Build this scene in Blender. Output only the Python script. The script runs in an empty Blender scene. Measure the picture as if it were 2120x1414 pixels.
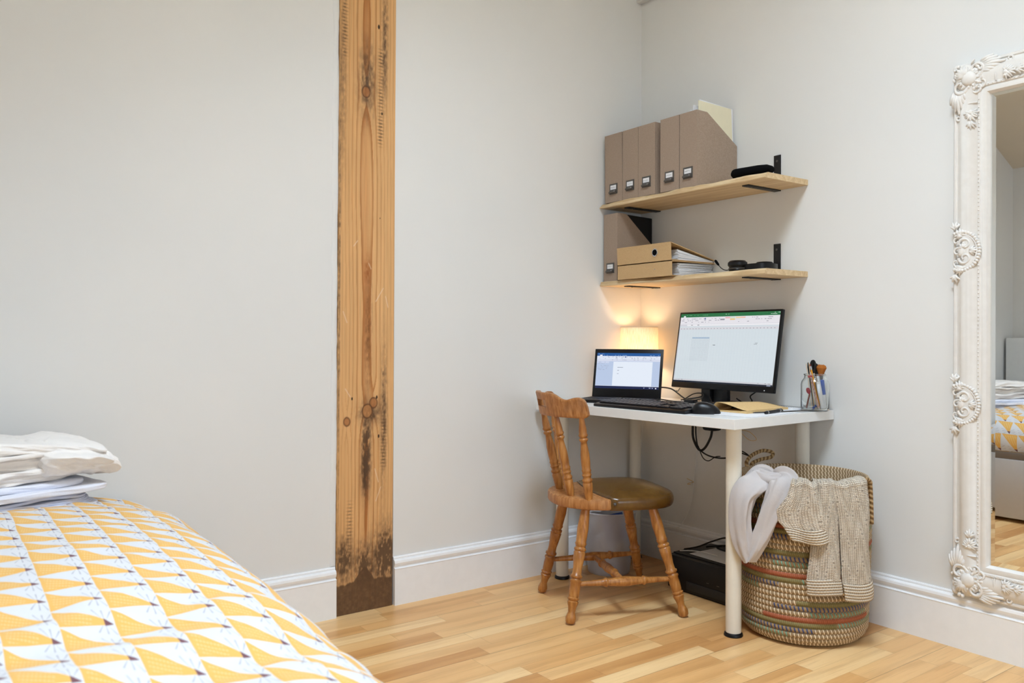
import bpy, bmesh, math, random
import numpy as np
from mathutils import Vector, Matrix
PI = math.pi
random.seed(7)
SC = bpy.context.scene
COL = SC.collection

# ------------------------------------------------------------------ camera, light, exposure
cam_d = bpy.data.cameras.new('camera'); cam = bpy.data.objects.new('camera', cam_d); COL.objects.link(cam)
_p, _r, _y = math.radians(-.1), math.radians(.11), math.radians(54.06)
_F = Vector((-math.sin(_y)*math.cos(_p), math.cos(_y)*math.cos(_p), math.sin(_p)))
_R = Vector((math.cos(_y), math.sin(_y), 0)); _U = _R.cross(_F)
_R2 = _R*math.cos(_r) + _U*math.sin(_r); _U2 = _R2.cross(_F)
M = Matrix((_R2, _U2, -_F)).transposed().to_4x4(); M.translation = Vector((2.75, -2.742, .998))
cam.matrix_world = M
cam_d.sensor_width = 36; cam_d.lens = 36*1688/2120; cam_d.clip_start = .02
cam_d.dof.use_dof = True; cam_d.dof.focus_distance = 3.0; cam_d.dof.aperture_fstop = 5.0
SC.camera = cam

W = bpy.data.worlds.new('sky'); SC.world = W; W.use_nodes = True
W.node_tree.nodes['Background'].inputs[0].default_value = (.75, .86, 1, 1)
W.node_tree.nodes['Background'].inputs[1].default_value = .7

def area(name, loc, direction, sx, sy, energy, color):
    l = bpy.data.lights.new(name, 'AREA'); l.shape = 'RECTANGLE'; l.size = sx; l.size_y = sy
    l.energy = energy; l.color = color
    o = bpy.data.objects.new(name, l); COL.objects.link(o); o.location = loc
    o.rotation_euler = Vector(direction).to_track_quat('-Z', 'Y').to_euler()
    return o
DAY = (.663, .82, 1.0)
area('skylight_daylight', (2.05, -1.98, 3.84), (-.0, .12, -1), .9, .8, 150, DAY)
area('skylight_daylight_bed', (.55, -2.2, 3.45), (.1, .0, -1), .7, .4, 4, DAY)
area('window_daylight', (4.56, -2.1, 1.45), (-1, .0, -.55), 1.7, 1.0, 24.5, (.663, .82, 1.0))
SC.view_settings.view_transform = 'Standard'; SC.view_settings.look = 'None'
SC.view_settings.exposure = 0.0; SC.view_settings.gamma = 1; SC.view_settings.use_curve_mapping = False

# ------------------------------------------------------------------ node helpers
def lin(c):
    return tuple((x/12.92 if x <= .04045 else ((x+.055)/1.055)**2.4) for x in c)
def rgb(r, g, b): return lin((r/255, g/255, b/255)) + (1,)

class X:                                                   # a scalar expression in a node tree
    def __init__(s, nt, sock): s.nt, s.s = nt, sock
    def _m(s, op, *a):
        n = s.nt.nodes.new('ShaderNodeMath'); n.operation = op
        for i, v in enumerate((s,)+a):
            if isinstance(v, X): s.nt.links.new(v.s, n.inputs[i])
            else: n.inputs[i].default_value = v
        return X(s.nt, n.outputs[0])
    def __add__(s, o): return s._m('ADD', o)
    def __radd__(s, o): return s._m('ADD', o)
    def __sub__(s, o): return s._m('SUBTRACT', o)
    def __rsub__(s, o): return s._m('MULTIPLY', -1)._m('ADD', o)
    def __mul__(s, o): return s._m('MULTIPLY', o)
    def __rmul__(s, o): return s._m('MULTIPLY', o)
    def __truediv__(s, o): return s._m('DIVIDE', o)
    def __neg__(s): return s._m('MULTIPLY', -1)
    def floor(s): return s._m('FLOOR')
    def frac(s): return s._m('FRACT')
    def abs(s): return s._m('ABSOLUTE')
    def sin(s): return s._m('SINE')
    def sqrt(s): return s._m('SQRT')
    def pow(s, o): return s._m('POWER', o)
    def lt(s, o): return s._m('LESS_THAN', o)
    def gt(s, o): return s._m('GREATER_THAN', o)
    def mn(s, o): return s._m('MINIMUM', o)
    def mx(s, o): return s._m('MAXIMUM', o)
    def atan2(s, o): return s._m('ARCTAN2', o)
    def sstep(s, a, b):
        n = s.nt.nodes.new('ShaderNodeMapRange'); n.interpolation_type = 'SMOOTHSTEP'
        s.nt.links.new(s.s, n.inputs[0]); n.inputs[1].default_value = a; n.inputs[2].default_value = b
        return X(s.nt, n.outputs[0])

class Mat:
    def __init__(s, name, rough=.5, metal=0, spec=.5, base=None):
        s.m = bpy.data.materials.new(name); s.m.use_nodes = True; s.nt = s.m.node_tree
        s.b = s.nt.nodes['Principled BSDF']; s.b.inputs['Roughness'].default_value = rough
        s.b.inputs['Metallic'].default_value = metal; s.b.inputs['Specular IOR Level'].default_value = spec
        if base: s.b.inputs['Base Color'].default_value = base
    def new(s, t): return s.nt.nodes.new('ShaderNode'+t)
    def coord(s, which='Object'):
        n = s.new('TexCoord'); return n.outputs[which]
    def xyz(s, sock):
        n = s.new('SeparateXYZ'); s.nt.links.new(sock, n.inputs[0]); return [X(s.nt, o) for o in n.outputs]
    def vec(s, x, y, z=0.):
        n = s.new('CombineXYZ')
        for i, v in enumerate((x, y, z)):
            if isinstance(v, X): s.nt.links.new(v.s, n.inputs[i])
            else: n.inputs[i].default_value = v
        return n.outputs[0]
    def noise(s, vec, scale=1., detail=2., rough=.5, out=0):
        n = s.new('TexNoise'); s.nt.links.new(vec, n.inputs['Vector'])
        n.inputs['Scale'].default_value = scale; n.inputs['Detail'].default_value = detail; n.inputs['Roughness'].default_value = rough
        return X(s.nt, n.outputs[out])
    def white(s, vec):
        n = s.new('TexWhiteNoise'); s.nt.links.new(vec, n.inputs['Vector']); return X(s.nt, n.outputs[0])
    def mix(s, f, a, b, mode='MIX'):
        n = s.new('Mix'); n.data_type = 'RGBA'; n.blend_type = mode
        for i, v in ((0, f), (6, a), (7, b)):
            if isinstance(v, X): s.nt.links.new(v.s, n.inputs[i])
            elif isinstance(v, bpy.types.NodeSocket): s.nt.links.new(v, n.inputs[i])
            else: n.inputs[i].default_value = v
        return n.outputs[2]
    def ramp(s, f, stops):
        n = s.new('ValToRGB'); s.nt.links.new(f.s, n.inputs[0]); e = n.color_ramp.elements
        while len(e) < len(stops): e.new(.5)
        for el, (p, c) in zip(e, stops): el.position = p; el.color = c
        return n.outputs[0]
    def attr(s, name):
        n = s.new('Attribute'); n.attribute_name = name; return n.outputs['Color']
    def color(s, sock): s.nt.links.new(sock, s.b.inputs['Base Color']); return s
    def bump(s, h, dist=.001, strength=1.):
        n = s.new('Bump'); s.nt.links.new(h.s, n.inputs['Height']); n.inputs['Distance'].default_value = dist
        n.inputs['Strength'].default_value = strength; s.nt.links.new(n.outputs[0], s.b.inputs['Normal']); return s

def flat(name, c, rough=.5, metal=0, spec=.5, grain=None):
    m = Mat(name, rough, metal, spec, c)
    co = m.coord()
    n = m.noise(co, grain or 30., 3.)
    d = tuple(v*.93 for v in c[:3]) + (1,)
    m.color(m.mix(n, c, d))
    return m.m

# ---- materials
def mk_wall(name='painted_plaster', a=(233, 231, 227), b=(229, 228, 225)):
    m = Mat(name, .62, spec=.3); co = m.coord()
    n = m.noise(co, 1.4, 3.); f = m.noise(co, 60., 4.)
    m.color(m.mix(n.sstep(.3, .7), rgb(*a), rgb(*b)))
    m.bump(n*2.2 + f*.12, .002, .35); return m.m
WALL = mk_wall(); CEIL = mk_wall('ceiling_bounce_tint', (222, 209, 188), (218, 205, 184))  # ceiling colour holds warm bounce from the wood floor, dimmed for the upper walls
GLOSSWHITE = flat('white_gloss_paint', rgb(248, 247, 246), .25)
def mk_floor():
    m = Mat('oak_strip_floor', .36, spec=.45); x, y, z = m.xyz(m.coord())
    i = (x/.068).floor()
    r = m.white(m.vec(i, 3.7))
    yy = y/.47 + r*7.3
    j = yy.floor()
    t = m.white(m.vec(i, j, 1.3)); t2 = m.white(m.vec(i, j, 9.1))
    nz = m.noise(m.vec(x*1.0 + t*13, y*.09 + t2*9, t*5), 26., 4., .6)
    fine = m.noise(m.vec(x*2.2, y*.05 + t*3, t2*7), 120., 3.)
    ring = ((x*70 + nz*9 + t*20)*1.0).sin()*.5+.5
    tone = t*.62 + nz*.38
    c = m.ramp(tone, [(.10, rgb(190, 128, 68)), (.38, rgb(228, 176, 114)), (.66, rgb(238, 194, 134)), (.95, rgb(248, 214, 160))])
    c = m.mix(ring.pow(3.)*.22, c, rgb(176, 120, 66)); c = m.mix(fine.sstep(.55, .75)*.25, c, rgb(170, 116, 64))
    fx = (x/.068).frac(); fy = yy.frac()
    gap = fx.mn(1.-fx).lt(.012).mx(fy.mn(1.-fy).lt(.0022))
    # wider joints every third strip (board edges)
    fb = (x/.204).frac(); gb = fb.mn(1.-fb).lt(.007)
    c = m.mix(gap*.3, c, rgb(150, 100, 56)); c = m.mix(gb*.35, c, rgb(110, 70, 38))
    m.color(c); m.bump(fine*.3 - gb, .0006, .5); return m.m
FLOOR = mk_floor()
def mk_turned():
    m = Mat('varnished_beech', .33, spec=.5); co = m.coord(); x, y, z = m.xyz(co)
    n = m.noise(m.vec(x*6, y*6, z*.8), 14., 4., .6); w = m.noise(co, 9., 2.)
    c = m.ramp(n, [(.3, rgb(140, 84, 34)), (.5, rgb(174, 114, 54)), (.72, rgb(198, 142, 78))])
    c = m.mix(w.sstep(.5, .75)*.45, c, rgb(120, 64, 26)); m.color(c); return m.m
TURNED = mk_turned()
def mk_crest():
    m = Mat('worn_beech', .45, spec=.4); x, y, z = m.xyz(m.coord())
    n = m.noise(m.vec(x, y, z*.12), 90., 4., .65); w = m.noise(m.vec(x, y, z), 11., 3.)
    c = m.ramp(n, [(.3, rgb(140, 86, 44)), (.5, rgb(176, 118, 66)), (.72, rgb(200, 146, 92))])
    m.color(m.mix(w.sstep(.52, .72)*.4, c, rgb(140, 106, 84))); return m.m
CREST = mk_crest()
def mk_pine():
    m = Mat('pale_pine_board', .5, spec=.3); x, y, z = m.xyz(m.coord())
    n = m.noise(m.vec(x*.5, y*9, z*9), 7., 4., .6); k = ((y*110 + z*160 + n*16)).sin()*.5+.5
    c = m.ramp(n, [(.3, rgb(206, 176, 132)), (.7, rgb(232, 208, 168))])
    m.color(m.mix(k.pow(2.)*.3, c, rgb(190, 152, 104))); return m.m
PINE = mk_pine()
def mk_kraft(name, a, b, sc=420.):
    m = Mat(name, .8, spec=.2); co = m.coord(); n = m.noise(co, sc, 2.); n2 = m.noise(co, 90., 4.)
    m.color(m.mix(n.sstep(.35, .65)*.6 + n2*.4, a, b)); return m.m
KRAFT = mk_kraft('grey_brown_board', rgb(150, 130, 114), rgb(178, 158, 140))
MANILA = mk_kraft('manila_board', rgb(196, 160, 114), rgb(212, 178, 132))
CREAM = flat('cream_card', rgb(238, 230, 200), .7)
PAPER = flat('white_paper', rgb(240, 240, 242), .7)
BLACK = flat('black_plastic', rgb(9, 9, 12), .36, spec=.35)
BLACKM = flat('matt_black_metal', rgb(16, 16, 18), .5)
RUBBER = flat('black_cable', rgb(12, 12, 13), .5)
FELT = flat('black_neoprene', rgb(10, 10, 12), .95, spec=.1)
KEYC = flat('black_key', rgb(34, 32, 36), .4)
DGREY = flat('dark_grey_metal', rgb(92, 88, 84), .4, .3)
CHROME = flat('chrome', rgb(210, 210, 212), .18, 1.)
WHITEP = flat('white_laminate', rgb(240, 239, 236), .3)
LEG = flat('cream_white_metal', rgb(234, 228, 214), .32)
TAN = mk_kraft('tan_notebook_paper', rgb(214, 178, 122), rgb(224, 192, 138), 200.)
def mk_leather():
    m = Mat('olive_brown_leather', .24, spec=.55); co = m.coord(); n = m.noise(co, 7., 4., .6); v = m.noise(co, 160., 3.)
    m.color(m.ramp(n, [(.3, rgb(76, 48, 14)), (.55, rgb(100, 68, 24)), (.75, rgb(118, 86, 38))]))
    m.bump(v, .0006, .4); return m.m
LEATHER = mk_leather()
def mk_cloth(name, a, b, sc=300., rough=.9, sheen=.3):
    m = Mat(name, rough, spec=.15); co = m.coord(); n = m.noise(co, sc, 3.); n2 = m.noise(co, 12., 3.)
    m.color(m.mix(n2, a, b)); m.bump(n + n2*1.0, .0012, .5)
    m.b.inputs['Sheen Weight'].default_value = sheen; return m.m
CREAMLINEN = mk_cloth('cream_cotton', rgb(246, 240, 234), rgb(238, 229, 220))
WHITELINEN = mk_cloth('white_cotton', rgb(238, 238, 245), rgb(230, 230, 240))
GREYTOWEL = mk_cloth('pale_grey_fleece', rgb(206, 198, 194), rgb(188, 180, 177), 160.)
def mk_stripe():
    m = Mat('grey_striped_cotton', .9, spec=.15); co = m.coord(); x, y, z = m.xyz(co); n = m.noise(co, 20., 3.)
    s = ((y + n*.015)*420.).sin()*.5+.5
    m.color(m.mix(s.sstep(.45, .75), rgb(226, 228, 236), rgb(96, 98, 112))); return m.m
STRIPE = mk_stripe()
GREYSHEET = mk_cloth('lavender_grey_cotton', rgb(222, 224, 236), rgb(186, 188, 206))
def mk_knit():
    m = Mat('beige_knit', .92, spec=.1); u, v, w = m.xyz(m.coord('UV')); co = m.coord(); n = m.noise(co, 25., 3.)
    hem = X(m.nt, m.new('Attribute').outputs['Fac'])
    a = u*1.0; b = v*1.0
    sl = (a.frac()-.5).abs()
    st = ((b + sl*.9).frac()*6.2832).sin()*.5+.5
    colr = (a.frac()*3.1416).sin()
    lace = ((v/20. + ((u/8.)*6.2832).sin()*.45)*6.2832).sin()
    h = st*.6 + colr*.7 + lace*.25
    c = m.mix(h.sstep(.1, 1.0), rgb(176, 156, 132), rgb(226, 212, 192))
    hole = lace.gt(.72)*((v/3.).frac().lt(.45))*((u/3.5).frac().lt(.4))
    c = m.mix(hole*.55, c, rgb(110, 90, 70)); m.color(m.mix(n*.25, c, rgb(206, 190, 170))); m.bump(h, .0035, .9)
    m.b.inputs['Sheen Weight'].default_value = .2; return m.m
KNIT = mk_knit()
def mk_rib():
    m = Mat('beige_ribbed_knit', .92, spec=.1); u, v, w = m.xyz(m.coord('UV'))
    r = ((v*.45).frac()*3.1416).sin(); s = ((u*1.2 + (v*.55).floor()*.5).frac()*3.1416).sin()
    h = r*.9 + s*.35
    m.color(m.mix(h.sstep(.2, 1.1), rgb(156, 136, 112), rgb(224, 210, 190))); m.bump(h, .004, .9); return m.m
RIB = mk_rib()
def mk_duvet():
    m = Mat('yellow_triangle_print_cotton', .85, spec=.15); u, v, w = m.xyz(m.coord('UV'))
    U = u.frac(); V = v.frac()
    c = (V-.5).abs(); edge = (1.-U)*.49
    yel = c.lt(edge)*U.gt(.015)*U.lt(.985)
    tip = c.lt((1.-U)*.62)*U.gt(.83)*U.lt(.985)
    # pale printed dashes in rows inside the triangle
    rows = ((V*7.).frac()-.5).abs().lt(.2); dashes = ((U*17. + (V*7.).floor()*.37).frac()).lt(.62)
    inner = c.lt(edge*.82 - .02)*U.gt(.1)*U.lt(.62)
    dash = rows*dashes*inner
    # thin sprig lines fanning out of the tips
    dv = V.mn(1.-V); du = U-.9; r = (du*du + dv*dv*.55).sqrt(); ang = dv._m('ARCTAN2', du)
    tipd = (V-.5).abs(); tt = (U-.84)/(tipd+.02)
    spr = ((tt*2.6+.5).frac()-.5).abs().lt(.10)*tt.abs().lt(.62)*tipd.gt(.11)*tipd.lt(.40)*(1.-yel)
    base = rgb(216, 214, 214)
    k = m.mix(yel, base, rgb(232, 178, 94)); k = m.mix(dash*.62, k, rgb(234, 206, 150))
    k = m.mix(spr*.6, k, rgb(150, 146, 156)); k = m.mix(tip, k, rgb(118, 78, 84))
    co = m.coord(); n = m.noise(co, 350., 2.); n2 = m.noise(co, 9., 3.)
    m.color(k); m.bump(n*.3 + n2*3., .003, .45); m.b.inputs['Sheen Weight'].default_value = .15
    return m.m
DUVET = mk_duvet()
def mk_basket():
    m = Mat('coiled_grass', .8, spec=.2); u, v, w = m.xyz(m.coord('UV'))
    fv = v.frac(); row = v.floor()
    n = m.noise(m.vec(u*.35, v*2.2), 6., 3.)
    base = m.mix(n.sstep(.3, .7), m.attr('coil'), rgb(120, 92, 62), 'MULTIPLY')
    base = m.mix(.35, m.attr('coil'), base)
    jit = m.white(m.vec(row, 2.))
    su = (u + jit*.15 + fv*.42).frac()
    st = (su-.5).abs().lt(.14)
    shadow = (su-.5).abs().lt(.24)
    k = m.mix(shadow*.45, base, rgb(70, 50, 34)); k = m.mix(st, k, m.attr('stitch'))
    m.color(k)
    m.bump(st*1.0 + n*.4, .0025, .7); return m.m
BASKET = mk_basket()
def mk_rope():
    m = Mat('twisted_grass_rope', .85, spec=.2); u, v, w = m.xyz(m.coord('UV'))
    s = ((u*1. + v*1.).frac()*6.2832).sin()*.5+.5
    m.color(m.mix(s, rgb(120, 90, 56), rgb(196, 164, 118))); m.bump(s, .003, .9); return m.m
ROPE = mk_rope()
def mk_vcol(name, rough=.55, spec=.35, bump=0):
    m = Mat(name, rough, spec=spec); m.color(m.attr('col'))
    if bump: m.bump(m.noise(m.coord(), 90., 3.), .0006, bump)
    return m.m
BEAMM = mk_vcol('old_pine_timber', .6, .3, .5)
def mk_screen():
    m = Mat('lit_screen', .25, spec=.3); m.b.inputs['Base Color'].default_value = (.01, .01, .01, 1)
    m.nt.links.new(m.attr('col'), m.b.inputs['Emission Color']); m.b.inputs['Emission Strength'].default_value = .95
    return m.m
SCREEN = mk_screen()
def mk_shade():
    m = Mat('linen_lamp_shade', .9, spec=.1); x, y, z = m.xyz(m.coord()); a = y.atan2(x)
    n = m.noise(m.vec(a*40., z*25., 0.), 1., 3., .6); n2 = m.noise(m.vec(a*9., z*160., 3.), 1., 3.)
    c = m.mix(n.sstep(.35, .65)*.6 + n2*.3, rgb(255, 252, 244), rgb(232, 214, 190))
    m.color(c)
    t = m.new('BsdfTranslucent'); m.nt.links.new(c, t.inputs[0])
    mx = m.new('MixShader'); mx.inputs[0].default_value = .48
    m.nt.links.new(m.b.outputs[0], mx.inputs[1]); m.nt.links.new(t.outputs[0], mx.inputs[2])
    m.nt.links.new(mx.outputs[0], m.nt.nodes['Material Output'].inputs[0]); return m.m
SHADE = mk_shade()
def mk_glass(name, rough=0., col=(1, 1, 1, 1)):
    m = Mat(name, rough, spec=.5, base=col); m.b.inputs['Transmission Weight'].default_value = 1.; m.b.inputs['IOR'].default_value = 1.45; return m.m
GLASS = mk_glass('clear_glass', 0., (.97, .99, .98, 1))
def mk_frost():
    m = Mat('translucent_plastic', .35, spec=.4, base=rgb(240, 240, 246))
    t = m.new('BsdfTransparent'); t.inputs[0].default_value = (.92, .93, .95, 1)
    mx = m.new('MixShader'); mx.inputs[0].default_value = .55
    m.nt.links.new(m.b.outputs[0], mx.inputs[1]); m.nt.links.new(t.outputs[0], mx.inputs[2])
    m.nt.links.new(mx.outputs[0], m.nt.nodes['Material Output'].inputs[0]); return m.m
FROST = mk_frost()
MIRROR = Mat('mirror_glass', .0, 1., base=(.86, .88, .88, 1)).m
def mk_frame():
    m = Mat('cream_painted_carving', .42, spec=.35); n = m.noise(m.coord(), 40., 3.)
    m.color(m.mix(n, rgb(240, 236, 230), rgb(228, 222, 214))); return m.m
FRAME = mk_frame()

# ------------------------------------------------------------------ mesh helpers
def link_mesh(name, me, mat, parent=None, loc=None, rotz=0, smooth=None):
    o = bpy.data.objects.new(name, me); COL.objects.link(o)
    for mm in (mat if isinstance(mat, (list, tuple)) else [mat]): me.materials.append(mm)
    if parent: o.parent = parent
    if loc is not None: o.location = loc
    if rotz: o.rotation_euler = (0, 0, rotz)
    if smooth is not None:
        me.polygons.foreach_set('use_smooth', [True]*len(me.polygons))
        if smooth < 3.1:
            bm = bmesh.new(); bm.from_mesh(me)
            for e in bm.edges:
                if len(e.link_faces) == 2 and e.calc_face_angle(0) > smooth: e.smooth = False
            bm.to_mesh(me); bm.free()
    return o
def obj(name, bm, mat, parent=None, loc=None, rotz=0, smooth=.6):
    me = bpy.data.meshes.new(name); bmesh.ops.recalc_face_normals(bm, faces=bm.faces); bm.to_mesh(me); bm.free()
    return link_mesh(name, me, mat, parent, loc, rotz, smooth)
def thing(name, label, cat, loc=(0, 0, 0), rotz=0, group=None):
    o = bpy.data.objects.new(name, None); COL.objects.link(o); o.location = loc; o.rotation_euler = (0, 0, rotz)
    o.empty_display_size = .05
    o['label'] = label; o['category'] = cat
    if group: o['group'] = group
    return o
def tag(o, label, cat, group=None):
    o['label'] = label; o['category'] = cat
    if group: o['group'] = group
    return o
def structure(o, label=None):
    o['kind'] = 'structure'
    if label: o['label'] = label
    return o
def B(): return bmesh.new()
def box(bm, x0, y0, z0, x1, y1, z1, bev=0, mat=None, seg=2):
    r = bmesh.ops.create_cube(bm, size=1.)
    vs = r['verts']
    for v in vs: v.co = Vector(((x0+x1)/2 + v.co.x*(x1-x0), (y0+y1)/2 + v.co.y*(y1-y0), (z0+z1)/2 + v.co.z*(z1-z0)))
    if bev:
        es = list({e for v in vs for e in v.link_edges})
        r2 = bmesh.ops.bevel(bm, geom=es, offset=bev, segments=seg, affect='EDGES', profile=.5)
        vs = list({v for f in r2['faces'] for v in f.verts} | {v for v in vs if v.is_valid})
    if mat is not None:
        for v in vs: v.co = mat @ v.co
    return vs
def lathe(bm, prof, n=32, mat=None, cap=True):             # prof: (r, z)
    rings = []
    for r, z in prof:
        ring = []
        for i in range(n):
            a = 2*PI*i/n; p = Vector((r*math.cos(a), r*math.sin(a), z))
            ring.append(bm.verts.new(mat @ p if mat is not None else p))
        rings.append(ring)
    for a, b in zip(rings, rings[1:]):
        for i in range(n): bm.faces.new((a[i], a[(i+1) % n], b[(i+1) % n], b[i]))
    if cap:
        if prof[0][0] > 1e-5: bm.faces.new(list(reversed(rings[0])))
        if prof[-1][0] > 1e-5: bm.faces.new(rings[-1])
    return rings
def axis_mat(p, q):                                        # z axis from p to q
    d = Vector(q)-Vector(p); m = d.to_track_quat('Z', 'Y').to_matrix().to_4x4(); m.translation = Vector(p); return m, d.length
def turned(bm, p, q, prof, n=20):                          # prof: (t 0..1, r)
    m, L = axis_mat(p, q); lathe(bm, [(r, t*L) for t, r in prof], n, m)
def tube(bm, pts, r, n=8, close=False, uvscale=None, cap=True):
    pts = [Vector(p) for p in pts]; N = len(pts); rings = []
    up = Vector((0, 0, 1)); prev = None; uvl = bm.loops.layers.uv.verify() if uvscale else None
    for i, p in enumerate(pts):
        t = (pts[(i+1) % N]-pts[i-1]) if close else (pts[min(i+1, N-1)]-pts[max(i-1, 0)])
        t.normalize()
        if prev is None: a = t.orthogonal().normalized()
        else: a = (prev - t*prev.dot(t)).normalized()
        prev = a; b = t.cross(a); rr = r[i] if isinstance(r, (list, tuple)) else r
        rings.append([bm.verts.new(p + (a*math.cos(2*PI*k/n)+b*math.sin(2*PI*k/n))*rr) for k in range(n)])
    L = 0
    for i in range(N if close else N-1):
        A, Bq = rings[i], rings[(i+1) % N]; dl = (pts[(i+1) % N]-pts[i]).length
        for k in range(n):
            f = bm.faces.new((A[k], A[(k+1) % n], Bq[(k+1) % n], Bq[k]))
            if uvl:
                us = [(L, k/n), (L, (k+1)/n), (L+dl, (k+1)/n), (L+dl, k/n)]
                for lp, (a_, b_) in zip(f.loops, us): lp[uvl].uv = (a_*uvscale, b_)
        L += dl
    if not close and cap: bm.faces.new(list(reversed(rings[0]))); bm.faces.new(rings[-1])
def spline(ctrl, n=12, close=False):                       # Catmull-Rom through control points
    P = [Vector(c) for c in ctrl]; out = []; N = len(P)
    for i in range(N if close else N-1):
        g = lambda k: P[k % N] if close else P[min(max(k, 0), N-1)]
        a, b, c, d = g(i-1), g(i), g(i+1), g(i+2)
        for k in range(n):
            t = k/n
            out.append(.5*((2*b)+(c-a)*t+(2*a-5*b+4*c-d)*t*t+(3*b-a-3*c+d)*t**3))
    if not close: out.append(P[-1])
    return out
def interp(xs, ys, x):
    return float(np.interp(x, xs, ys))
def prism(bm, poly, axis, a, b, bev=0):                    # polygon (u,v) extruded along axis from a to b
    def P3(u, v, w): return {'x': (w, u, v), 'y': (u, w, v), 'z': (u, v, w)}[axis]
    A = [bm.verts.new(P3(u, v, a)) for u, v in poly]; C = [bm.verts.new(P3(u, v, b)) for u, v in poly]
    n = len(poly); fs = [bm.faces.new(A), bm.faces.new(list(reversed(C)))]
    for i in range(n): fs.append(bm.faces.new((A[i], C[i], C[(i+1) % n], A[(i+1) % n])))
    if bev:
        bmesh.ops.recalc_face_normals(bm, faces=fs)
        bmesh.ops.bevel(bm, geom=list({e for f in fs for e in f.edges}), offset=bev, segments=2, affect='EDGES', profile=.5)
def grid_mesh(name, Pts, mat, parent=None, uv=None, loc=None, rotz=0, close_u=False, solid=0, sub=0, smooth=3.2):
    """Pts: array (nu, nv, 3)"""
    nu, nv = Pts.shape[:2]; me = bpy.data.meshes.new(name)
    idx = np.arange(nu*nv).reshape(nu, nv)
    if close_u: idx = np.vstack([idx, idx[:1]])
    q = np.stack([idx[:-1, :-1], idx[1:, :-1], idx[1:, 1:], idx[:-1, 1:]], -1).reshape(-1, 4)
    me.from_pydata(Pts.reshape(-1, 3).tolist(), [], q.tolist()); me.update()
    if uv is not None:
        l = me.uv_layers.new(name='UVMap')
        if close_u: uv = np.concatenate([uv, uv[:1] + np.array([uv[1, 0, 0]*0 + (uv[1, 0, 0]-uv[0, 0, 0])*nu, 0])], 0)
        U = np.stack([uv[:-1, :-1], uv[1:, :-1], uv[1:, 1:], uv[:-1, 1:]], 2).reshape(-1, 2)
        l.data.foreach_set('uv', U.ravel().astype(np.float32))
    o = link_mesh(name, me, mat, parent, loc, rotz, smooth)
    if solid:
        md = o.modifiers.new('thick', 'SOLIDIFY'); md.thickness = solid; md.offset = 0
    if sub:
        md = o.modifiers.new('sub', 'SUBSURF'); md.levels = sub; md.render_levels = sub
    return o
def vnoise(x, y, seed=0):
    x = np.asarray(x, float); y = np.asarray(y, float); x, y = np.broadcast_arrays(x, y)
    xi = np.floor(x).astype(np.int64); yi = np.floor(y).astype(np.int64); fx = x-xi; fy = y-yi
    def h(a, b):
        v = (a*374761393 + b*668265263 + seed*974634777) & 0xffffffff
        v = ((v ^ (v >> 13))*1274126177) & 0xffffffff
        return ((v ^ (v >> 16)) & 0xffff)/65535.
    sx = fx*fx*(3-2*fx); sy = fy*fy*(3-2*fy)
    return (h(xi, yi)*(1-sx)+h(xi+1, yi)*sx)*(1-sy) + (h(xi, yi+1)*(1-sx)+h(xi+1, yi+1)*sx)*sy
def fbm(x, y, seed=0, o=4):
    s = 0; a = .5; t = 0
    for i in range(o): s = s + a*vnoise(x*2**i, y*2**i, seed+i*17); t += a; a *= .5
    return s/t
def sm(a, b, x):
    t = np.clip((x-a)/(b-a), 0, 1); return t*t*(3-2*t)

# ------------------------------------------------------------------ room shell
XR, YB, ZT = 4.6, -3.92, 3.4
def zc(y): return min(ZT, 2.29 + .45*(y-YB))
yk = YB + (ZT-2.29)/.45
bm = B(); box(bm, -.12, YB-.12, -.1, XR+.12, .12, 0); structure(obj('floor', bm, FLOOR, smooth=None))
# left wall, in two runs either side of the timber post
bm = B()
prism(bm, [(-1.302, -.02), (.0, -.02), (.0, ZT+.05), (-1.288, ZT+.05)], 'x', -.12, 0)
prism(bm, [(YB, -.02), (-1.534, -.02), (-1.516, 3.42), (YB, 2.36)], 'x', -.12, 0)
structure(obj('wall_left', bm, WALL, smooth=None))
bm = B(); box(bm, -.12, 0, -.02, XR+.12, .12, ZT+.05); structure(obj('wall_right', bm, WALL, smooth=None))
bm = B(); box(bm, -.12, YB-.12, -.02, XR+.12, YB, 2.36); structure(obj('wall_back', bm, WALL, smooth=None))
# far side wall with a window
wy0, wy1, wz0, wz1 = -3.0, -1.2, .9, 2.0
bm = B()
box(bm, XR, YB, -.02, XR+.12, wy0, ZT+.05); box(bm, XR, wy1, -.02, XR+.12, 0, ZT+.05)
box(bm, XR, wy0, -.02, XR+.12, wy1, wz0); box(bm, XR, wy0, wz1, XR+.12, wy1, ZT+.05)
structure(obj('wall_side', bm, WALL, smooth=None))
def win_frame(name, y0, y1, z0, z1):
    bm = B(); t = .05
    for a in ((y0, z0, y1, z0+t), (y0, z1-t, y1, z1), (y0, z0+t, y0+t, z1-t), (y1-t, z0+t, y1, z1-t), ((y0+y1)/2-.02, z0+t, (y0+y1)/2+.02, z1-t)):
        box(bm, XR+.03, a[0], a[1], XR+.09, a[2], a[3], .004)
    return structure(obj(name, bm, GLOSSWHITE))
win_frame('window_1', wy0, wy1, wz0, wz1)
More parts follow.
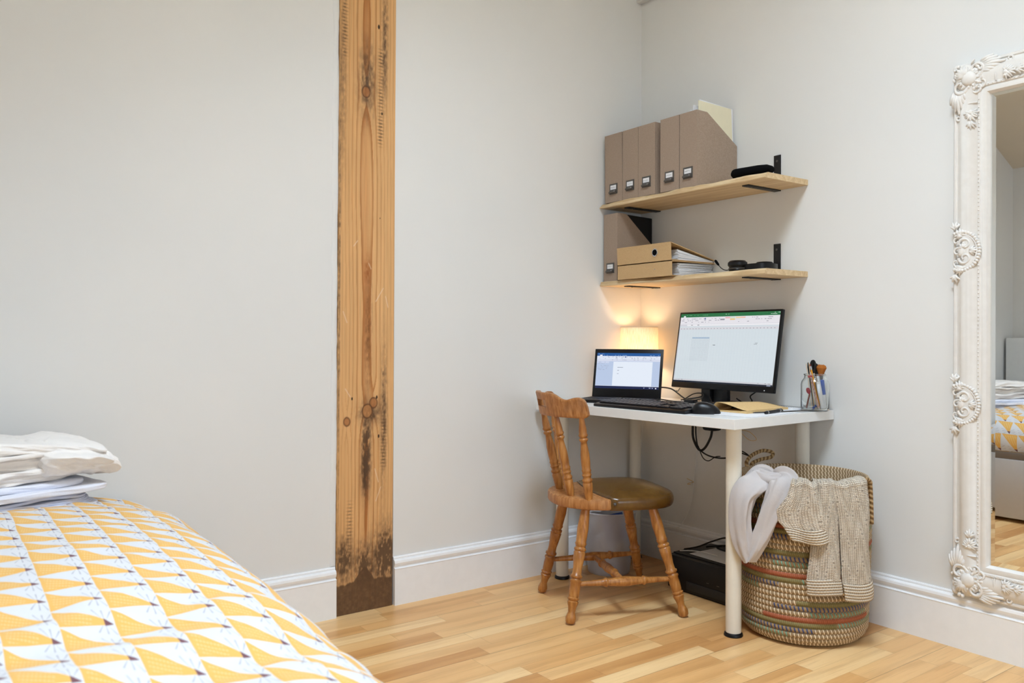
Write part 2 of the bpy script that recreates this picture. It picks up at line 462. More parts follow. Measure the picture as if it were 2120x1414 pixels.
# ceiling: sloped part and flat part with skylight openings
def slab(bm, us, vs, holes, f, th=.1):
    for i in range(len(us)-1):
        for j in range(len(vs)-1):
            if (i, j) in holes: continue
            c = [(us[i], vs[j]), (us[i+1], vs[j]), (us[i+1], vs[j+1]), (us[i], vs[j+1])]
            lo = [bm.verts.new((u, v, f(v))) for u, v in c]; hi = [bm.verts.new((u, v, f(v)+th)) for u, v in c]
            bm.faces.new(lo); bm.faces.new(list(reversed(hi)))
            for k in range(4): bm.faces.new((lo[k], lo[(k+1) % 4], hi[(k+1) % 4], hi[k]))
bm = B()
slope = lambda v: 2.29 + .45*(v-YB)
slab(bm, [-.12, .15, .95, 1.55, 2.55, XR+.12], [YB-.12, -2.62, -2.42, -1.98, -1.5, yk], {(1, 2), (3, 2), (3, 3)}, slope)
slab(bm, [-.12, XR+.12], [yk, .12], set(), lambda v: ZT)
for x0, x1, y0, y1 in ((1.55, 2.55, -2.42, -1.5), (.15, .95, -2.42, -1.98)):     # unseen skylight shafts, added to narrow the spread of daylight
    for a in ((x0-.04, y0-.04, x0, y1+.04), (x1, y0-.04, x1+.04, y1+.04), (x0, y0-.04, x1, y0), (x0, y1, x1, y1+.04)):
        box(bm, a[0], a[1], max(slope(a[1]), slope(a[3]))+.02, a[2], a[3], 3.9)
structure(obj('ceiling', bm, CEIL, smooth=None))
# skirting boards
SK = [(0, 0), (.018, 0), (.018, .1345), (.0195, .1365), (.018, .1385), (.0115, .141), (.0125, .1445), (.0165, .150), (.0185, .158), (.0165, .166), (.0115, .1705), (.0075, .1715), (.0075, .177), (.004, .181), (0, .181)]
def skirt(name, axis, a, b, sgn):
    bm = B(); prism(bm, [(sgn*d, z) for d, z in SK], axis, a, b); return structure(obj(name, bm, GLOSSWHITE, smooth=.35))
skirt('baseboard_left', 'y' if 0 else 'y', -1.302, 0, 1)
skirt('baseboard_left', 'y', YB, -1.536, 1)
bm = B(); prism(bm, [(-d, z) for d, z in SK], 'x', .018, XR); structure(obj('baseboard_right', bm, GLOSSWHITE, smooth=.35))
bm = B(); prism(bm, [(YB+d, z) for d, z in SK], 'x', .018, XR); structure(obj('baseboard_back', bm, GLOSSWHITE, smooth=.35))
bm = B(); box(bm, .0, -.035, 2.575, XR, 0, 2.72, .003); structure(obj('trim_1', bm, WALL))
# ridge of filler and paint where the plaster meets the post
n = 260; zz = np.linspace(.185, 3.3, n); prof = np.linspace(0, PI, 6); P = np.zeros((n, 6, 3))
yy = -1.536 + .0055*zz - .006 - .006*fbm(zz*9, zz*0, 3); wd = .008 + .008*fbm(zz*14, zz*0+3, 5); hh = .002 + .0035*fbm(zz*22, zz*0+7, 9)
for k, a in enumerate(prof): P[:, k, 0] = -.001 + hh*math.sin(a); P[:, k, 1] = yy + wd*math.cos(a); P[:, k, 2] = zz
structure(grid_mesh('trim_2', P, WALL))

# ------------------------------------------------------------------ timber post
def timber():
    ns, nz = 116, 1660; Wd, H = .2255, 3.30
    s = np.linspace(0, Wd, ns); z = np.linspace(0, H, nz); S, Z = np.meshgrid(s, z, indexing='ij')
    cx = .112 + .012*(fbm(Z*1.1, Z*0, 2)-.5) + .006*np.sin(Z*2.2)
    knots = [(.105, 1.91, .016), (.143, .765, .015), (.118, .735, .020), (.037, .70, .012), (.09, .075, .02), (.10, 2.75, .014)]
    d = .012 + .060*(fbm(Z*.8+3, S*0+1, 11)) + .008*np.sin(Z*2.3+1)
    Xw = S + .0035*(fbm(S*60, Z*7, 5)-.5)
    for ks, kz, kr in knots:
        dx = S-ks; dz = (Z-kz)*.33; rr = np.sqrt(dx*dx+dz*dz)
        Xw = Xw + np.sign(dx)*kr*.9*np.exp(-(rr/(kr*1.6))**2)*(1-np.exp(-(rr/.006)**2))
    rho = np.sqrt((Xw-cx)**2 + d*d*.7)
    ph = rho*520 + 1.2*fbm(S*30, Z*2.5, 8)
    fr = ph/6.2832 % 1.
    ring = sm(.55, .93, fr)*(1-sm(.95, 1., fr))
    light = np.array([224, 177, 122.]); mid = np.array([202, 144, 84.]); dark = np.array([164, 100, 48.])
    tone = fbm(S*9, Z*.9, 21)
    col = light[None, None]*(1-tone[..., None]*.35) + mid[None, None]*tone[..., None]*.35
    near = np.exp(-((S-cx)/.05)**2)
    col = col*(1-(ring*(.20+.60*near))[..., None]) + dark*(ring*(.20+.60*near))[..., None]
    fine = fbm(S*500, Z*9, 31, 2); col *= (.94+.12*fine)[..., None]
    red = np.exp(-((Xw-cx+.004)/.016)**2)*sm(.2, .9, fbm(Z*1.4, Z*0+2, 41)); col = col*(1-.35*red[..., None]) + np.array([176, 98, 44])*(.35*red[..., None])
    def stain(cs, cz, rs, rz, amt, c=(84, 62, 44), seed=1, f=70):
        nonlocal col
        q = np.exp(-(((S-cs)/rs)**2+((Z-cz)/rz)**2))
        m = np.clip(q*(fbm(S*f*2.2, Z*f*1.0, seed)*1.9-.25)*amt*1.5, 0, .85)[..., None]; col = col*(1-m)+np.array(c)*m
    stain(.115, .59, .016, .13, 1.1, seed=3); stain(.11, .50, .014, .06, .9, seed=6); stain(.13, .73, .04, .035, .7, seed=8)
    stain(.013, 1.95, .014, .30, .28, seed=9); stain(.004, 1.2, .004, .8, .45, seed=10); stain(.11, 1.95, .03, .12, .6, seed=12, f=50)
    stain(.115, 1.25, .012, .05, .6, (160, 92, 44), 14); stain(.12, 1.02, .013, .2, .45, (120, 78, 44), 15)
    stain(.185, .72, .012, .22, .5, seed=16); stain(.18, 2.1, .012, .2, .5, seed=18); stain(.20, .18, .05, .1, 1.1, seed=19); stain(.03, .2, .03, .07, .9, seed=22); stain(.11, .17, .04, .07, .9, seed=25)
    # saw marks: short dark ticks in a column
    for cs, z0, z1 in ((.050, .17, .43), (.185, .5, .74), (.02, 2.0, 2.25), (.165, 1.7, 2.1)):
        m = np.exp(-((S-cs)/.009)**2)*((np.sin(Z*2*PI/.0125+S*40) > .2)*1.)*sm(z0, z0+.05, Z)*(1-sm(z1-.05, z1, Z))*fbm(S*80, Z*30, 77)
        m = np.clip(m*1.1, 0, .6)[..., None]; col = col*(1-m)+np.array([92, 68, 46])*m
    # dark band at the foot
    top = .112 + .02*(fbm(S*60, S*0+1, 51)-.5) + .05*np.exp(-((S-.11)/.03)**2)
    m = (1-sm(-.004, .004, Z-top))*(.72+.3*fbm(S*90, Z*90, 53)); m = np.clip(m, 0, .93)[..., None]
    col = col*(1-m)+np.array([92, 66, 44])*m
    # knots
    for ks, kz, kr in knots[:4]:
        dx = S-ks; dz = (Z-kz)*.8; rr = np.sqrt(dx*dx+dz*dz)*(1+.15*(fbm(S*60, Z*60, 61)-.5))
        inn = 1-sm(kr*.8, kr, rr); edge = np.exp(-((rr-kr)/.0022)**2); rg = np.sin(rr*1500)*.5+.5
        kc = np.array([176, 112, 62.]) if kr < .02 else np.array([196, 134, 78.])
        a = (inn*.75)[..., None]; col = col*(1-a) + (kc*(.86+.14*rg[..., None]))*a
        a = (edge*.8)[..., None]; col = col*(1-a) + np.array([92, 58, 34])*a
    for ks, kz, kr in ((.057, .783, .0035), (.156, .785, .004), (.165, .64, .004), (.17, 1.84, .0035), (.155, 2.16, .005), (.165, 1.45, .002)):
        a = (1-sm(kr*.6, kr, np.sqrt((S-ks)**2+((Z-kz)*.5)**2)))[..., None]; col = col*(1-a) + np.array([44, 28, 18])*a
    # pale scratches of filler
    for (a0, z0, a1, z1) in ((.03, .82, .05, .79), (.02, 1.10, .035, 1.06), (.155, .40, .175, .45), (.15, .52, .165, .47), (.15, 1.14, .18, 1.19), (.06, 1.34, .075, 1.36), (.12, 1.28, .13, 1.26), (.19, 1.16, .2, 1.12)):
        t = np.clip(((S-a0)*(a1-a0)+(Z-z0)*(z1-z0))/((a1-a0)**2+(z1-z0)**2), 0, 1)
        dd = np.sqrt((S-a0-t*(a1-a0))**2+(Z-z0-t*(z1-z0))**2); a = (np.exp(-(dd/.0016)**2)*.7)[..., None]; col = col*(1-a)+np.array([236, 214, 190])*a
    col = np.clip(col/255., 0, 1); linc = np.where(col <= .04045, col/12.92, ((col+.055)/1.055)**2.4)
    relief = -.0012*ring*near + .0010*fbm(S*40, Z*6, 71)
    P = np.zeros((ns, nz, 3)); P[..., 0] = .004 + relief; P[..., 1] = -1.532 + S + .0055*Z; P[..., 2] = Z
    # wrap the sides back into the wall so the post is solid
    Lft = P[:1].copy(); Lft[..., 0] = -.11; Rgt = P[-1:].copy(); Rgt[..., 0] = -.11
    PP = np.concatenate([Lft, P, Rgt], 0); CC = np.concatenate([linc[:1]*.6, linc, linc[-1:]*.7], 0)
    o = grid_mesh('timber_post', PP, BEAMM, smooth=.7)
    a = o.data.color_attributes.new('col', 'FLOAT_COLOR', 'POINT')
    cc = np.ones((CC.shape[0]*CC.shape[1], 4), np.float32); cc[:, :3] = CC.reshape(-1, 3); a.data.foreach_set('color', cc.ravel())
    tag(o, 'rough knotty pine timber post set upright in the left wall', 'wooden post')
timber()

# ------------------------------------------------------------------ desk
desk = thing('desk', 'white desk with square-edged top on four round cream legs in the corner', 'desk', (1.005, -.004, 0), math.radians(2.5))
bm = B(); box(bm, -1.0, -.60, .7065, 0, 0, .741, .0012); obj('tabletop', bm, WHITEP, desk, smooth=None)
_di = desk.matrix_basis.inverted()
def deskl(x, y): return (_di @ Vector((x, y, 0)))
for wx, wy in ((.958, -.515), (.912, -.062), (.105, -.562), (.052, -.085)):
    p = Matrix.Rotation(-math.radians(2.5), 3, 'Z') @ Vector((wx-1.005, wy+.004, 0))
    bm = B(); lathe(bm, [(.0255, .012), (.0262, .016), (.0262, .60), (.0262, .7005), (.034, .7015), (.034, .7065)], 36, Matrix.Translation(p)); lg = obj('leg', bm, LEG, desk)
    bm = B(); lathe(bm, [(.030, 0), (.032, .003), (.030, .010), (.026, .013)], 32, Matrix.Translation(p)); obj('foot', bm, BLACK, lg)

# ------------------------------------------------------------------ shelves
def shelf(z, label, seed):
    t = thing('wall_shelf', label, 'shelf', (0, 0, z), 0, 'pine shelves on the right wall')
    nx = 90; xs = np.linspace(.004, .892, nx)
    wav = (fbm(xs*7, xs*0, seed)-.5)*.030; wav2 = (fbm(xs*11, xs*0+5, seed+4)-.5)*.036; wav3 = (fbm(xs*26, xs*0+9, seed+2)-.5)*.012
    P = np.zeros((nx, 9, 3))
    for i, x in enumerate(xs):
        fb = .262+wav[i]*.5; ft = min(.250+wav2[i], .262)
        if seed == 3: ft -= .004*math.sin(x*22)
        pr = [(-.001, -.021), (-.12, -.021), (-fb, -.021), (-(fb+.001), -.018), (-(fb*.4+ft*.6)-.001, -.009+wav3[i]*.8), (-ft, -.0015), (-(ft-.006), 0), (-.12, 0), (-.001, 0)]
        for k, (yv, zv) in enumerate(pr): P[i, k] = (x, yv, zv)
    bm = B(); rr = [[bm.verts.new(P[i, k]) for k in range(9)] for i in range(nx)]
    for i in range(nx-1):
        for k in range(9): bm.faces.new((rr[i][k], rr[i+1][k], rr[i+1][(k+1) % 9], rr[i][(k+1) % 9]))
    bm.faces.new(rr[0]); bm.faces.new(list(reversed(rr[-1])))
    obj('board', bm, PINE, t, smooth=.5)
    for x in (.095, .740):
        bm = B(); box(bm, x, -.2, -.0255, x+.031, -.003, -.0212, .001); box(bm, x, -.0045, -.0255, x+.031, -.0005, -.001, .0005)
        box(bm, x, -.0045, .001, x+.031, -.0005, .118, .0005)
        br = obj('bracket', bm, BLACKM, t, smooth=.4)
        for yv in (-.165, -.035):
            bm = B(); lathe(bm, [(.0042, -.028), (.0046, -.0262), (.0046, -.0256)], 14, Matrix.Translation((x+.0155, yv, 0))); obj('screw', bm, DGREY, br)
        bm = B(); lathe(bm, [(.004, -.002), (.0046, 0), (.0046, .0012)], 14, Matrix.Translation((x+.0155, -.0057, .095)) @ Matrix.Rotation(PI/2, 4, 'X')); obj('screw', bm, DGREY, br)
    return t
shelf(1.612, 'upper pale pine wall shelf with wavy front edge, carrying five magazine files', 3)
shelf(1.262, 'lower pale pine wall shelf above the lamp, carrying binders and a headset', 8)

# ------------------------------------------------------------------ magazine files
def holder(parent, xc, zc_, y, seed):
    rnd = random.Random(seed)
    bm = B(); w, h = .050, .046
    box(bm, xc-w/2, y-.0022, zc_-h/2, xc+w/2, y, zc_+h/2, .0006)
    prism(bm, [(y-.002, zc_-h/2+.002), (y-.012, zc_-h/2+.0045), (y-.013, zc_-h/2+.008), (y-.004, zc_-h/2+.016), (y-.002, zc_-h/2+.017)], 'x', xc-w/2+.004, xc+w/2-.004)
    o = obj('label_holder', bm, DGREY, parent, smooth=.5)
    bm = B(); box(bm, xc-w*.36, y-.0030, zc_-.003, xc+w*.36, y-.0022, zc_+h/2-.007); obj('label_card', bm, PAPER, o, smooth=None)
    bm = B(); x = xc-w*.28; pts = []
    while x < xc+w*.26:
        pts.append((x, y-.0034, zc_+.0065+rnd.uniform(-.0022, .0022))); x += .0022
    tube(bm, pts, .00035, 4); obj('handwriting', bm, RUBBER, o)
    bm = B(); lathe(bm, [(0, 0), (.0022, .0003), (.0022, .001), (0, .0018)], 10, Matrix.Translation((xc+w*.3, y-.0105, zc_-.0125)) @ Matrix.Rotation(PI/2, 4, 'X')); obj('rivet', bm, CHROME, o)
def magfile(w, d, h, hb, flat_, label, loc, rotz, seed, lean=0):
    t = thing('magazine_file', label, 'magazine file', loc, rotz, 'grey-brown card magazine files')
    th = .0028; sh = lambda z: lean*z
    side = [(0, 0), (0, h), (flat_, h), (d, hb), (d, 0)]
    bm = B()
    for x0 in (0, w-th): prism(bm, side, 'x', x0, x0+th)
    box(bm, th, 0, 0, w-th, th, h); box(bm, th, d-th, 0, w-th, d, hb); box(bm, th, th, 0, w-th, d-th, th)
    for v in bm.verts: v.co.x += sh(v.co.z)
    obj('case', bm, KRAFT, t, smooth=None)
    holder(t, w/2 + lean*.055, .058, 0, seed)
    return t
SH = 1.6125
L5 = ['leftmost upper-shelf magazine file, standing against the left wall', 'second magazine file from the left wall on the upper shelf',
      'middle magazine file of the five on the upper shelf, white slip sticking out', 'fourth upper-shelf magazine file, just right of the narrow gap',
      'rightmost upper-shelf magazine file with cream folder and papers sticking out']
FX = [(.026, .110, -.014), (.138, .094, .0), (.234, .098, .0), (.363, .103, .0), (.470, .089, .0)]
for k, (x, w, ln) in enumerate(FX):
    magfile(w, .247, .302, .19, .062, L5[k], (x, -.2505, SH), 0, 11+k, ln)
magfile(.088, .243, .300, .150, .055, 'single magazine file on the lower shelf beside the left wall', (.012, -.246, 1.2625), 0, 33)
# papers standing in the files
def sheet(name, poly, x, mat, th, label, cat, rot=0, bend=0, group=None):
    bm = B(); prism(bm, poly, 'x', -th/2, th/2); o = obj(name, bm, mat, loc=(x, 0, 0), smooth=None); o.rotation_euler = (0, 0, rot)
    return tag(o, label, cat, group)
sheet('folder', [(-.226, SH+.01), (-.228, SH+.345), (-.03, SH+.342), (-.008, SH+.02)], .548, CREAM, .003, 'cream card folder standing tall in the rightmost upper-shelf magazine file', 'folder')
LP = [('tall white paper sheaf behind the cream folder in the rightmost file', .541, [(-.20, SH+.01), (-.215, SH+.352), (-.012, SH+.345), (-.004, SH+.01)]),
      ('white paper sheaf with its corner showing left of the cream folder', .530, [(-.235, SH+.01), (-.238, SH+.328), (-.03, SH+.335), (-.006, SH+.01)]),
      ('lower white sheets nearest the left side of the rightmost file', .513, [(-.235, SH+.01), (-.236, SH+.312), (-.02, SH+.325), (-.005, SH+.01)])]
for lb, x, pl in LP: sheet('paper_sheaf', pl, x, PAPER, .004, lb, 'papers', 0, 0, 'papers in the rightmost file')
sheet('paper_slip', [(-.19, SH+.01), (-.19, SH+.325), (-.10, SH+.318), (-.10, SH+.01)], .318, PAPER, .002, 'white slip poking out of the middle magazine file', 'paper')
sheet('black_folder', [(-.19, 1.268), (-.19, 1.565), (-.008, 1.560), (-.008, 1.268)], .072, BLACK, .012, 'black folder standing in the magazine file on the lower shelf', 'folder')

# ------------------------------------------------------------------ lever arch binders
def binder(label, loc, rotz, L, D, hf, hb, ring, seed, slack=0):
    t = thing('ring_binder', label, 'binder', loc, rotz, 'manila ring binders on the lower shelf'); th = .0028
    bm = B(); box(bm, 0, 0, 0, L, D, th, .0006); obj('bottom_cover', bm, MANILA, t, smooth=.5)
    bm = B(); prism(bm, [(-.0005, 0), (-.0028, 0), (-.0028-slack, hf), (-.0005-slack, hf)], 'x', 0, L)
    sp = obj('spine', bm, MANILA, t, smooth=None)
    bm = B(); prism(bm, [(-slack-.0028, hf-th), (-slack-.0028, hf), (D, hb), (D, hb-th)], 'x', 0, L); obj('top_cover', bm, MANILA, t, smooth=None)
    if ring:
        Mx = Matrix.Translation((L*.715, -.003-slack*.5, hf*.5)) @ Matrix.Rotation(PI/2, 4, 'X')
        bm = B(); lathe(bm, [(.0125, -.0004), (.0165, -.0004), (.0170, .001), (.0155, .0022), (.0130, .0012), (.0125, -.0004)], 28, Mx, cap=False); obj('finger_ring', bm, CHROME, sp)
        bm = B(); lathe(bm, [(.0127, .0001), (.0126, .0007)], 24, Mx); obj('finger_hole', bm, FELT, sp)
    else:
        bm = B(); lathe(bm, [(.0022, 0), (.0018, .0008)], 12, Matrix.Translation((L*.7, -.003, hf*.5)) @ Matrix.Rotation(PI/2, 4, 'X')); obj('rivet', bm, CHROME, sp)
    rnd = random.Random(seed); bm = B(); z = th+.0005
    y0 = .045
    hts = hf*.62 if ring else hf*.8
    k = 0
    while z < hts:
        tt = rnd.uniform(.003, .006); dx = rnd.uniform(-.004, .003); f = z/hts
        zb = th+.0005 + (hb-th*3)*f; prism(bm, [(y0+dx, z), (y0+dx, z+tt*.85), (D-.006+dx, zb+tt*.45), (D-.006+dx, zb)], 'x', .012, L-.008+dx)
        z += tt
    obj('papers', bm, PAPER, t, smooth=None)
    return t
binder('lower manila binder lying flat under the tilted one, spine facing out', (.128, -.267, 1.2625), math.radians(0),   .318, .262, .062, .062, False, 5)
binder('upper manila ring binder with black finger hole, cover rising to its spine', (.128, -.268, 1.326), math.radians(0), .316, .262, .074, .014, True, 6, .004)

# ------------------------------------------------------------------ black case and headset
bm = B()
prof = [(0, .0), (.012, .012), (.022, .020), (.03, .0215), (.12, .0215), (.155, .019), (.172, .012), (.178, 0)]
n = 24; rings = []
for x, r in prof:
    rings.append([bm.verts.new((x-.089, math.cos(2*PI*k/n)*r*1.7, .0215+math.sin(2*PI*k/n)*r)) for k in range(n)])
for a, b_ in zip(rings, rings[1:]):
    for k in range(n): bm.faces.new((a[k], a[(k+1) % n], b_[(k+1) % n], b_[k]))
bmesh.ops.remove_doubles(bm, verts=bm.verts, dist=.0001)
o = obj('glasses_case', bm, FELT, loc=(.785, -.20, SH), rotz=math.radians(8)); tag(o, 'soft black case lying on the upper shelf right of the magazine files', 'case')

hs = thing('headset', 'black headset with boom microphone lying on the lower shelf', 'headset', (.712, -.19, 1.2625), math.radians(0))
for k, (cx, cy) in enumerate(((0, 0), (.03, .125))):
    bm = B(); lathe(bm, [(.02, 0), (.032, .002), (.034, .008), (.031, .015), (.033, .020), (.037, .025), (.0365, .036), (.029, .043), (.0, .045)], 32, Matrix.Translation((cx, cy, 0))); e = obj('ear_cup', bm, BLACK, hs)
    bm = B(); lathe(bm, [(.0335, .0105), (.0352, .0125), (.0335, .0145)], 32, Matrix.Translation((cx, cy, 0)), cap=False); obj('cup_trim', bm, DGREY, e)
pts = spline([(.036, 0, .016), (.065, .002, .017), (.098, .022, .018), (.112, .065, .018), (.10, .108, .018), (.08, .125, .017), (.064, .125, .016)], 10)
bm = B()
prv = None; rows = []
for i, p in enumerate(pts):
    tdir = (pts[min(i+1, len(pts)-1)]-pts[max(i-1, 0)]).normalized(); nn = Vector((-tdir.y, tdir.x, 0))*.003
    rows.append([bm.verts.new(p+nn*a+Vector((0, 0, b_))) for a, b_ in ((1, -.011), (1, .011), (-1, .011), (-1, -.011))])
for a, b_ in zip(rows, rows[1:]):
    for k in range(4): bm.faces.new((a[k], a[(k+1) % 4], b_[(k+1) % 4], b_[k]))
bm.faces.new(rows[0]); bm.faces.new(rows[-1]); obj('headband', bm, BLACK, hs, smooth=.6)
bm = B(); tube(bm, spline([(-.03, -.012, .010), (-.045, -.014, .009), (-.062, -.018, .017), (-.076, -.021, .032)], 8), .0017, 8); bo = obj('microphone_boom', bm, BLACK, hs)
bm = B(); tube(bm, [(-.074, -.0205, .030), (-.078, -.0215, .035), (-.0865, -.0235, .047), (-.0895, -.024, .0515)], [.003, .0048, .0052, .003], 12); obj('microphone', bm, FELT, bo)

# ------------------------------------------------------------------ screens
def quads(name, items, mat, parent, mx):
    bm = B(); cl = bm.loops.layers.float_color.new('col')
    for k, (x0, y0, x1, y1, c) in enumerate(items):
        e = -.00002*(k+1) if k < 60 else -.0014
        f = bm.faces.new([bm.verts.new((x, e, y)) for x, y in ((x0, y0), (x1, y0), (x1, y1), (x0, y1))])
        for l in f.loops: l[cl] = lin(tuple(v/255 for v in c)) + (1,)
    me = bpy.data.meshes.new(name); bm.transform(mx); bm.to_mesh(me); bm.free()
    return link_mesh(name, me, mat, parent)
# monitor: local frame at the bottom left corner of the panel
mon = thing('monitor', 'black computer monitor showing a spreadsheet on the white desk', 'monitor', (.56, -.155, .7415), math.radians(-1.7))
MW, MH = .532, .3248
Mt = Matrix.Translation((-.250, .020, .0575)) @ Matrix.Rotation(math.radians(-9.75), 4, 'X')
bm = B(); box(bm, 0, 0, 0, MW, .016, MH, .003); box(bm, .05, .016, .03, MW-.05, .030, MH-.06, .006); bm.transform(Mt); obj('housing', bm, BLACK, mon, smooth=.5)
bz = .0085; sx0, sx1, sy0, sy1 = bz, MW-bz, .024, MH-.008
rnd = random.Random(4); it = []
def R(a, b, c, d, col): it.append((sx0+(sx1-sx0)*a, sy1-(sy1-sy0)*d, sx0+(sx1-sx0)*c, sy1-(sy1-sy0)*b, col))   # top-left origin, 0..1
GR = (33, 112, 66)
R(0, 0, 1, 1, (214, 224, 230)); R(0, 0, 1, .052, GR); R(0, .052, 1, .155, (232, 230, 236)); R(0, .155, 1, .185, (214, 214, 222)); R(.08, .16, 1, .18, (240, 240, 244)); R(0, .2, 1, .235, (216, 216, 222))
R(.032, .030, .055, .055, (232, 232, 236)); R(0, .955, 1, .978, (206, 208, 214)); R(0, .978, 1, 1, (20, 26, 44)); R(.0, .235, .012, .955, (206, 210, 218))
R(.48, .062, .53, .079, (236, 176, 180)); R(.48, .082, .53, .099, (238, 232, 236)); R(.53, .062, .58, .079, (204, 224, 204)); R(.585, .062, .635, .079, (240, 210, 150)); R(.53, .084, .58, .104, (236, 200, 130)); R(.635, .062, .68, .079, (240, 190, 170)); R(.43, .084, .475, .104, (150, 152, 160)); R(.585, .084, .63, .1, (224, 222, 226)); R(.265, .065, .278, .09, (90, 110, 170))
R(.155, .345, .34, .365, (160, 184, 208))
def dashes(y, x0, x1, col, n, h=.008):
    for _ in range(n):
        a = rnd.uniform(x0, x1); R(a, y, a+rnd.uniform(.006, .02), y+h, col)
DG = (110, 112, 122)
dashes(.022, .05, .30, (120, 176, 140), 9, .006); dashes(.018, .46, .52, (190, 220, 200), 2, .006); dashes(.03, .86, .98, (200, 226, 210), 5, .006); dashes(.012, .9, .99, (200, 226, 210), 3, .006)
for yv, x0, x1, nn in ((.075, .01, .42, 14), (.1, .01, .42, 14), (.125, .02, .9, 16), (.07, .74, .93, 8), (.095, .74, .93, 8)): dashes(yv, x0, x1, (136, 138, 150), nn, .007)
for k in range(30): R(.02+k*.0325, .218, .028+k*.0325, .228, (150, 150, 160))
dashes(.165, .1, .2, DG, 3); R(.385, .455, .41, .462, (90, 92, 100)); R(.8, .425, .825, .43, (130, 132, 140)); R(.79, .44, .82, .445, (130, 132, 140))
for k in range(33): R(.012+k*.03, .235, .0130+k*.03, .955, (200, 211, 219))
for k in range(44): R(.012, .235+k*.0163, 1, .2362+k*.0163, (200, 211, 219))
for k in range(12): R(.155+k*.0168, .365, .1562+k*.0168, .69, (166, 174, 186))
for k in range(20): R(.155, .365+k*.0163, .34, .3665+k*.0163, (166, 174, 186))
R(.95, .983, .985, .996, (150, 160, 180)); dashes(.962, .86, .97, (130, 132, 140), 5, .006); dashes(.962, .05, .1, (130, 132, 140), 2, .006)
quads('screen', it, SCREEN, mon, Mt)
bm = B(); lathe(bm, [(0, .0002), (.0022, .0004), (.0022, .001), (0, .001)], 12, Matrix.Translation((MW-.042, -.0005, .008)) @ Matrix.Rotation(PI/2, 4, 'X')); bm.transform(Mt); obj('power_light', bm, PAPER, mon)
bm = B(); box(bm, -.035, .045, .006, .035, .068, .20, .003); st = obj('stand_column', bm, BLACKM, mon)
bm = B(); box(bm, .0, -.03, 0, .11, .115, .009, .003); obj('stand_base', bm, BLACKM, mon)

# laptop
lap = thing('laptop', 'open black laptop showing a document, behind the keyboard', 'laptop', (.072, -.370, .7405), math.radians(27))
LW, LH = .309, .212
Lt = Matrix.Translation((0, .0, .012)) @ Matrix.Rotation(math.radians(-11.8), 4, 'X')
bm = B(); box(bm, 0, 0, 0, LW, .0055, LH, .0022); bm.transform(Lt); obj('lid', bm, BLACK, lap, smooth=.5)
bm = B(); box(bm, 0, -.200, 0.001, LW, .004, .0135, .002); base = obj('base', bm, BLACK, lap, smooth=.5)
bm = B()
for r_ in range(6):
    for c in range(15): box(bm, .016+c*.0188, -.03-r_*.0178-.0150, .0133, .016+c*.0188+.0165, -.03-r_*.0178, .0150, .0006)
obj('keyboard', bm, KEYC, base, smooth=.5)
sx0, sx1, sy0, sy1 = .0115, LW-.0115, .038, LH-.018; it = []
BL = (30, 88, 156)
R(0, 0, 1, 1, (188, 204, 232)); R(0, 0, 1, .085, BL); R(0, .085, 1, .175, (226, 232, 246)); R(0, .175, 1, .235, (216, 222, 240)); R(.27, .245, .885, .93, (232, 240, 252)); R(.0, .24, .2, .29, (206, 216, 240)); R(.045, .05, .085, .085, (236, 240, 250))
R(0, .93, 1, 1, (20, 32, 74)); R(.945, .955, .965, .985, (230, 232, 240)); R(0, .918, 1, .93, (206, 214, 232))
dashes(.06, .1, .5, (150, 186, 226), 13, .012); dashes(.025, .02, .12, (150, 186, 226), 4, .012); dashes(.06, .82, .98, (150, 186, 226), 5, .012)
for yv in (.105, .125, .15): dashes(yv, .02, .95, (140, 146, 168), 15, .01)
dashes(.19, .2, .85, (130, 138, 160), 12, .009); R(.45, .095, .465, .13, (70, 90, 160))
for yv, x0, x1 in ((.26, .02, .14), (.3, .02, .12), (.36, .02, .2), (.4, .02, .19), (.44, .02, .18), (.47, .02, .12)): dashes(yv, x0, x1, (150, 158, 184), 6, .008)
for yv, a, b_ in ((.4, .34, .43), (.485, .34, .37), (.575, .34, .365)): R(a, yv, b_, yv+.012, (130, 140, 160))
dashes(.955, .75, .92, (170, 180, 210), 6, .02)
quads('screen', it, SCREEN, lap, Lt)

# ------------------------------------------------------------------ keyboard and mouse
kb = thing('keyboard', 'full size black keyboard lying along the front edge of the desk', 'keyboard', (.362, -.618, .7415), math.radians(3.2))
bm = B(); prism(bm, [(0, 0), (0, .010), (.02, .0145), (.150, .024), (.153, .0), ], 'x', 0, .448, .002)
obj('case', bm, BLACK, kb, smooth=.5)
bm = B()
tilt = math.atan((.024-.0145)/.13)
Kt = Matrix.Translation((0, .018, .0145)) @ Matrix.Rotation(tilt, 4, 'X')
def keyrow(row, x0, ws):
    x = x0
    for w in ws:
        if w > 0: box(bm, x+.0012, row*.019+.0015, 0, x+w*.019-.0012, row*.019+.0165, .0055, .0012, Kt, 1)
        x += abs(w)*.019
keyrow(0, .012, [1.25, 1.25, 1.25, 6.25, 1.25, 1.25, 1.25, 1.25, -.25, 1, 1, 1, -.25, 2, 1])
keyrow(1, .012, [2.25]+[1]*10+[2.75, -1.25, 1, -1.25, 1, 1, 1]); keyrow(2, .012, [1.75]+[1]*11+[2.25, -3.5, 1, 1, 1, 1])
keyrow(3, .012, [1.5]+[1]*12+[1.5, -.25, 1, 1, 1, -.25, 1, 1, 1, 1]); keyrow(4, .012, [1]*13+[2, -.25, 1, 1, 1, -.25, 1, 1, 1, 1]); keyrow(5.4, .012, [1, -1]+[1]*4+[-.5]+[1]*4+[-.5]+[1]*4+[-.25, 1, 1, 1])
obj('keys', bm, KEYC, kb, smooth=.5)

